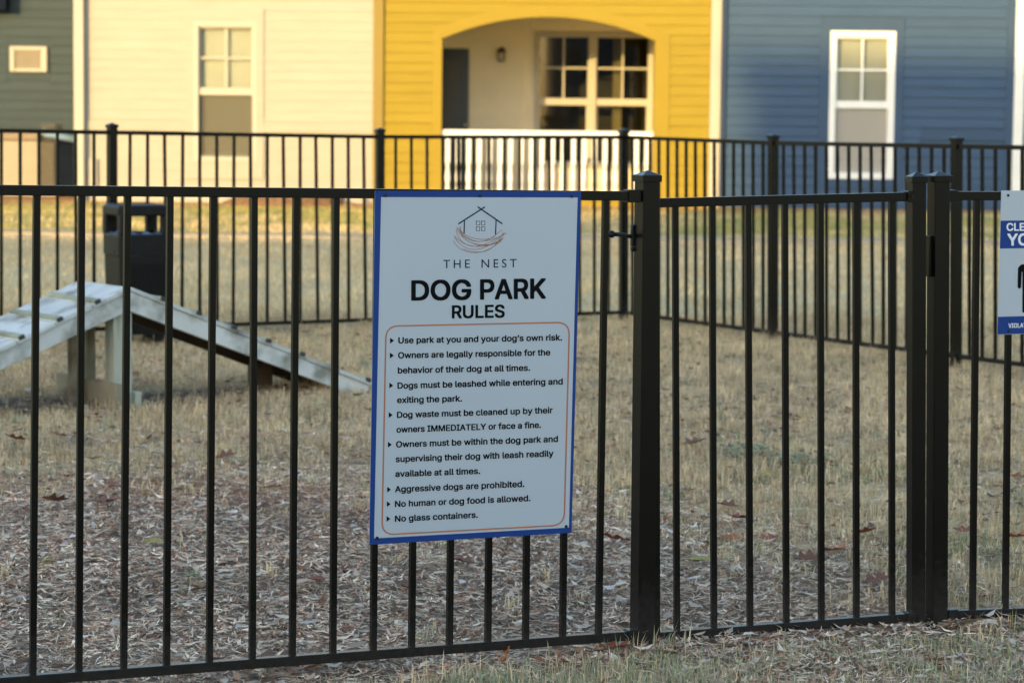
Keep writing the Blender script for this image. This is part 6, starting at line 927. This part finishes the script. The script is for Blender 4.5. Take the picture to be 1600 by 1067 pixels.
# shredded narrow leaves
def litter(name, x, y, L, W, colr, label, pile=.02):
    n = len(x); z = G(x, y)+RNG.random(n)*pile+.002; a = RNG.random(n)*6.283; pit = (RNG.random(n)-.5)*.36; rol = (RNG.random(n)-.5)*.9; cur = (RNG.random(n)-.35)*.35
    d = np.stack([np.cos(a)*np.cos(pit), np.sin(a)*np.cos(pit), np.sin(pit)], 1); s0 = np.stack([-np.sin(a), np.cos(a), np.zeros(n)], 1); u = np.cross(d, s0)
    s = s0*np.cos(rol)[:, None]+u*np.sin(rol)[:, None]; nn = np.cross(d, s); nn = nn*np.sign(nn[:, 2:3]+1e-9)
    c0 = np.stack([x, y, z], 1); Lc = L[:, None]; Wc = W[:, None]; cu = (cur*L)[:, None]; bend = ((RNG.random(n)-.5)*.4*L)[:, None]
    P = [c0-d*Lc/2+nn*cu, c0-d*Lc*.17-s*Wc/2+s*bend*.6, c0-d*Lc*.17+s*Wc/2+s*bend*.6, c0+d*Lc*.2-s*Wc*.42+s*bend*.6, c0+d*Lc*.2+s*Wc*.42+s*bend*.6, c0+d*Lc/2+nn*cu]
    V = np.stack(P, 1).reshape(-1, 3); lim = np.repeat(G(x, y), 6)+.001; V[:, 2] = np.maximum(V[:, 2], lim)
    i = np.arange(n)*6; t1 = np.stack([i, i+2, i+1], 1); q = np.stack([i+1, i+2, i+4, i+3], 1); t2 = np.stack([i+3, i+4, i+5], 1)
    C = np.repeat(colr, 6, 0)
    return raw_mesh(name, V, [q, np.concatenate([t1, t2])], C, LM, label)
x, y = trapez(210000, 5.9, 13.2, .255, .3); wl_ = litter_w(x, y)
keep = RNG.random(len(x)) < np.clip(wl_*1.1+.10, 0, 1); x, y = x[keep], y[keep]; n = len(x)
c = pick([(.70,.53,.39),(.60,.45,.33),(.86,.70,.53),(.38,.25,.18),(.60,.38,.25),(.90,.78,.60),(.12,.08,.06),(.50,.21,.10)], [5,5,4,3,3,3.5,2,1], n)*(.75+.5*RNG.random((n, 1)))
rz = sstep(.46, .62, fnoise(x, y, .45, 77))*sstep(8.2, 9.4, y); rs = RNG.random(n) < .12+.5*rz; c[rs] = pick([(.52,.26,.15),(.40,.20,.12),(.58,.36,.24)], [2,2,2], rs.sum())*(.7+.5*RNG.random((rs.sum(), 1)))
c = c*(.55+.95*fnoise(x, y, .42, 131))[:, None]*(.75+.5*fnoise(x, y, .11, 134))[:, None]*1.08
litter('leaf_litter', x, y, .018+.048*RNG.random(n)**1.3, .0025+.008*RNG.random(n)**1.8, c, 'shredded grey brown leaf litter inside and under the near fence', .022)
x, y = trapez(11000, 5.9, 12.5, .255, .3); wl_ = litter_w(x, y); keep = RNG.random(len(x)) < wl_*(.25+1.1*sstep(.42, .6, fnoise(x, y, .3, 141))); x, y = x[keep], y[keep]; n = len(x)
c = pick([(.66,.52,.40),(.80,.68,.54),(.46,.30,.20),(.56,.40,.30),(.30,.18,.12),(.70,.62,.55)], [3,3,3,2,2,2], n)*(.7+.45*RNG.random((n, 1)))
litter('curled_leaves', x, y, .04+.035*RNG.random(n), .008+.014*RNG.random(n), c, 'larger curled brown leaves among the shredded litter', .034)
# fine straws lying flat across the litter
x, y = trapez(110000, 5.9, 14.5, .255, .3); keep = RNG.random(len(x)) < .25+.75*sstep(.40, .62, fnoise(x, y, .22, 111)); x, y = x[keep], y[keep]; n = len(x)
c = pick([(.78,.60,.40),(.64,.47,.31),(.88,.74,.53),(.46,.30,.18),(.26,.17,.11)], [4,4,3,2,2], n)*(.75+.4*RNG.random((n, 1)))
litter('straw_thatch', x, y, .03+.07*RNG.random(n), .0012+.0022*RNG.random(n), c, 'thin dry straws lying flat over the leaf litter', .03)
# broader brown scraps strewn over the grass
x, y = trapez(8000, 6.3, 16.5, .255, .3); keep = RNG.random(len(x)) < .25+.9*sstep(.5, .65, fnoise(x, y, .6, 101)); x, y = x[keep], y[keep]; n = len(x)
c = pick([(.24,.10,.05),(.20,.12,.08),(.30,.17,.09),(.14,.08,.05),(.36,.27,.2)], [2,3,2,3,2], n)*(.8+.4*RNG.random((n, 1)))
litter('leaf_scraps', x, y, .03+.035*RNG.random(n), .012+.014*RNG.random(n), c, 'small brown leaf scraps strewn over the dry lawn', .035)
# bark heap and dead twigs against the cream house
def heap():
    n = 9000; cx, cy = ux(448), 34.9; a = RNG.random(n)*6.283; r = np.sqrt(RNG.random(n)); x = cx+r*np.cos(a)*.85; y = cy+r*np.sin(a)*.38
    c = pick([(.30,.17,.09),(.20,.11,.06),(.40,.27,.16)], [3,2,1], n)*(.8+.4*RNG.random((n, 1)))
    o = litter('bark_mulch', x, y, .04+.06*RNG.random(n), .015+.02*RNG.random(n), c, 'low heap of brown bark mulch at the cream house wall', 0)
    me = o.data; co = np.zeros(len(me.vertices)*3, np.float32); me.vertices.foreach_get('co', co); co = co.reshape(-1, 3)
    rr = ((co[:, 0]-cx)/.85)**2+((co[:, 1]-cy)/.38)**2; co[:, 2] += np.clip(1-rr, 0, 1)*.19; me.vertices.foreach_set('co', co.ravel())
heap()
e = empty('dead_shrub', (ux(537), 34.7, g(-2, 34.7)), 'small leafless dark shrub before the cream house corner', 'shrub'); m = MB()
for k in range(26):
    a = random.random()*6.283; b0 = Vector((ux(537), 34.7, g(-2, 34.7))); t1 = b0+Vector((math.cos(a)*.07, math.sin(a)*.05, .10+.05*random.random())); t2 = t1+Vector((math.cos(a)*.10*random.random(), math.sin(a)*.08, .05+.09*random.random()))
    m.tube([b0+Vector((random.uniform(-.04,.04),0,-.02)), t1, t2], [.007,.005,.002], 5)
m.build('twigs', BROWNWOOD_SHADE, e)

# green weed patches inside the gate
def weed(u, v, r, label):
    p = ong(u, v); n = 190; a = RNG.random(n)*6.283; rr = r*np.sqrt(RNG.random(n)); x = p.x+rr*np.cos(a); y = p.y+rr*np.sin(a)*1.3
    c = pick([(.18,.24,.15),(.24,.28,.18),(.30,.32,.18)], [3,2,1], n)*(.8+.4*RNG.random((n, 1))); L = .018+.018*RNG.random(n)
    me_o = litter('weed_leaves', x, y, L, L*.55, c, label, .05); return me_o
for i, (u, v, r, lb) in enumerate([(1165,716,.12,'low green weeds behind the gate, left clump'),(1245,728,.13,'low green weeds behind the gate, right clump')]):
    weed(u, v, r, lb)

# ------------------------------------------------------------------ single fallen leaves
def leaf_mesh(lobes, seed):
    r = random.Random(seed); n = 22; out = []
    for i in range(n):
        s = i/(n-1); w = math.sin(math.pi*min(s*1.02, 1))**.7*(.30+.13*math.cos(s*math.pi*2*lobes+r.random()*.6)) if lobes else math.sin(math.pi*s)**.8*.26
        out.append((s-.5, max(w, .008)))
    V = []; F_ = []; cu, fo, tw = r.uniform(.10,.5), r.uniform(.1,.55), r.uniform(-.5,.5)
    for s, w in out:
        for k in (-1, 0, 1):
            zz = cu*s*s*.9 + fo*w*abs(k) + tw*s*w*k + r.uniform(0,.015); V.append((s, k*w, zz))
    for i in range(n-1):
        for k in (0, 1): a = i*3+k; F_.append((a, a+3, a+4, a+1))
    b = len(V); V += [(-.5,-.008,0),(-.5,.008,0),(-.68,.012,.05),(-.68,-.002,.05)]; F_.append((b, b+1, b+2, b+3))
    me = bpy.data.meshes.new('fallen_leaf'); me.from_pydata(V, [], F_); me.polygons.foreach_set('use_smooth', [True]*len(me.polygons)); return me
LC = {'rust': (.30,.085,.035), 'brown': (.19,.085,.045), 'orange': (.42,.15,.05), 'red': (.30,.05,.035), 'yellow': (.36,.30,.09), 'green': (.17,.22,.06), 'tan': (.42,.31,.19), 'grey': (.36,.34,.33)}
LMAT = {k: mat('leaf_'+k, v, .6, .3, 18, .4, 60, dirt=tuple(c*.45 for c in v), dscale=25, dlo=.55, dhi=.75) for k, v in LC.items()}
LEAVES = [(26,700,'rust',.09,'lying left of the first picket, below the ramp'),(94,694,'rust',.08,'between the first two pickets, below the ramp'),(175,775,'rust',.08,'on the litter between the second and third pickets'),
(168,801,'brown',.09,'long and dark, lowest between the second and third pickets'),(87,799,'brown',.09,'on the litter right of the first picket'),(151,731,'yellow',.055,'below the ramp leg, near the second picket'),(240,860,'yellow',.06,'on the litter before the fourth picket'),
(302,911,'green',.05,'alone on the litter between the fourth and fifth pickets'),(76,891,'yellow',.05,'low on the litter right of the first picket'),(354,728,'brown',.08,'between the fifth and sixth pickets'),(430,1052,'brown',.13,'large, under the bottom rail at the left'),
(540,1046,'brown',.12,'under the bottom rail, left of the sign'),(478,1060,'orange',.10,'at the lower edge of the photo, left of the sign'),(792,1040,'orange',.05,'standing in the verge grass below the sign'),(723,890,'brown',.07,'below the middle of the sign'),
(632,930,'brown',.08,'below the left half of the sign'),(494,919,'rust',.05,'on the litter between pickets left of the sign'),(959,854,'rust',.10,'just left of the gate post, below mid height'),(960,1026,'rust',.09,'at the foot of the gate post'),(1065,507,'red',.08,'under the far fence beside the gate post'),
(1155,826,'red',.08,'bright, behind the second gate picket'),(1140,854,'orange',.06,'below the red leaf behind the gate'),(1136,806,'brown',.07,'in the grass above the red leaf'),(1304,872,'orange',.09,'behind the gate between the fifth and sixth pickets'),(1260,887,'brown',.08,'on the litter behind the fourth gate picket'),
(1092,889,'yellow',.08,'flat on the litter near the gate post'),(1201,853,'rust',.07,'behind the third gate picket'),(1370,922,'brown',.09,'low behind the last gate picket'),(1350,849,'rust',.08,'behind the gate, near its right stile'),(1507,847,'rust',.07,'right of the latch post'),
(1588,856,'orange',.08,'below the clean up sign'),(1530,946,'red',.06,'on the bottom rail line right of the latch post'),(1500,990,'tan',.12,'curled, before the foot of the latch post'),(1197,757,'yellow',.05,'among the green weeds behind the gate'),(1129,902,'grey',.06,'small and pale, low behind the gate'),
(1040,1036,'tan',.07,'in the verge grass right of the gate post'),(52,1058,'grey',.07,'pale, standing at the lower left corner'),(1085,706,'brown',.10,'in the dry grass behind the first gate picket'),(560,630,'brown',.06,'just left of the sign in the dry grass'),(980,470,'red',.07,'by the corner post of the far fence')]
meshes = {}
for i, (u, v, cn, L, wh) in enumerate(LEAVES):
    key = (cn, i % 4)
    if key not in meshes: me = leaf_mesh((3 if cn not in ('grey', 'yellow', 'tan') else 0), i); me.materials.append(LMAT[cn]); meshes[key] = me
    p = ong(u, v); o = bpy.data.objects.new('fallen_leaf', meshes[key]); COL.objects.link(o)
    o.location = (p.x, p.y, g(p.x, p.y)+(.038 if p.y > 8.5 else .026))
    o.scale = (L*1.15, L*1.15, L*1.15); o.rotation_euler = (random.uniform(-.35,.15), random.uniform(-.25,.25), random.uniform(-.7,.7)+random.choice([0, math.pi]))
    if 'standing' in wh: o.rotation_euler = (0, -1.1, random.uniform(-.4,.4))
    tagit(o, f'{cn} fallen leaf {wh}', 'leaf', 'single fallen leaves')
e_, rid, ax, ac_, base = RAMP
q = rid - ax*1.36*.60 - Z*.525*.60 + ac_*.05 + Z*.05
o = bpy.data.objects.new('fallen_leaf', meshes[('orange', [i for i, l in enumerate(LEAVES) if l[2] == 'orange'][0] % 4)]); COL.objects.link(o); o.location = q; o.scale = (.07,)*3; o.rotation_euler = (0,-.4,.6)
tagit(o, 'orange leaf resting on the left slope of the dog ramp', 'leaf', 'single fallen leaves')
def stone(u, v, r, label):
    p = ong(u, v); bm = bmesh.new(); bmesh.ops.create_icosphere(bm, subdivisions=2, radius=r)
    for q in bm.verts: q.co *= 1+random.uniform(-.13,.13); q.co.z *= .6
    me = bpy.data.meshes.new('stone'); bm.to_mesh(me); bm.free(); me.materials.append(STONE); o = bpy.data.objects.new('stone', me); COL.objects.link(o); o.location = (p.x, p.y, g(p.x, p.y)+.02)
    tagit(o, label, 'stone', 'small pale stones')
stone(181,985,.017,'small pale stone on the litter between the second and third pickets'); stone(46,616,.022,'white stone in the bare soil left of the ramp legs'); stone(810,988,.012,'tiny pale stone just above the bottom rail under the sign'); stone(8,632,.018,'flat pale stone at the left edge of the photo')
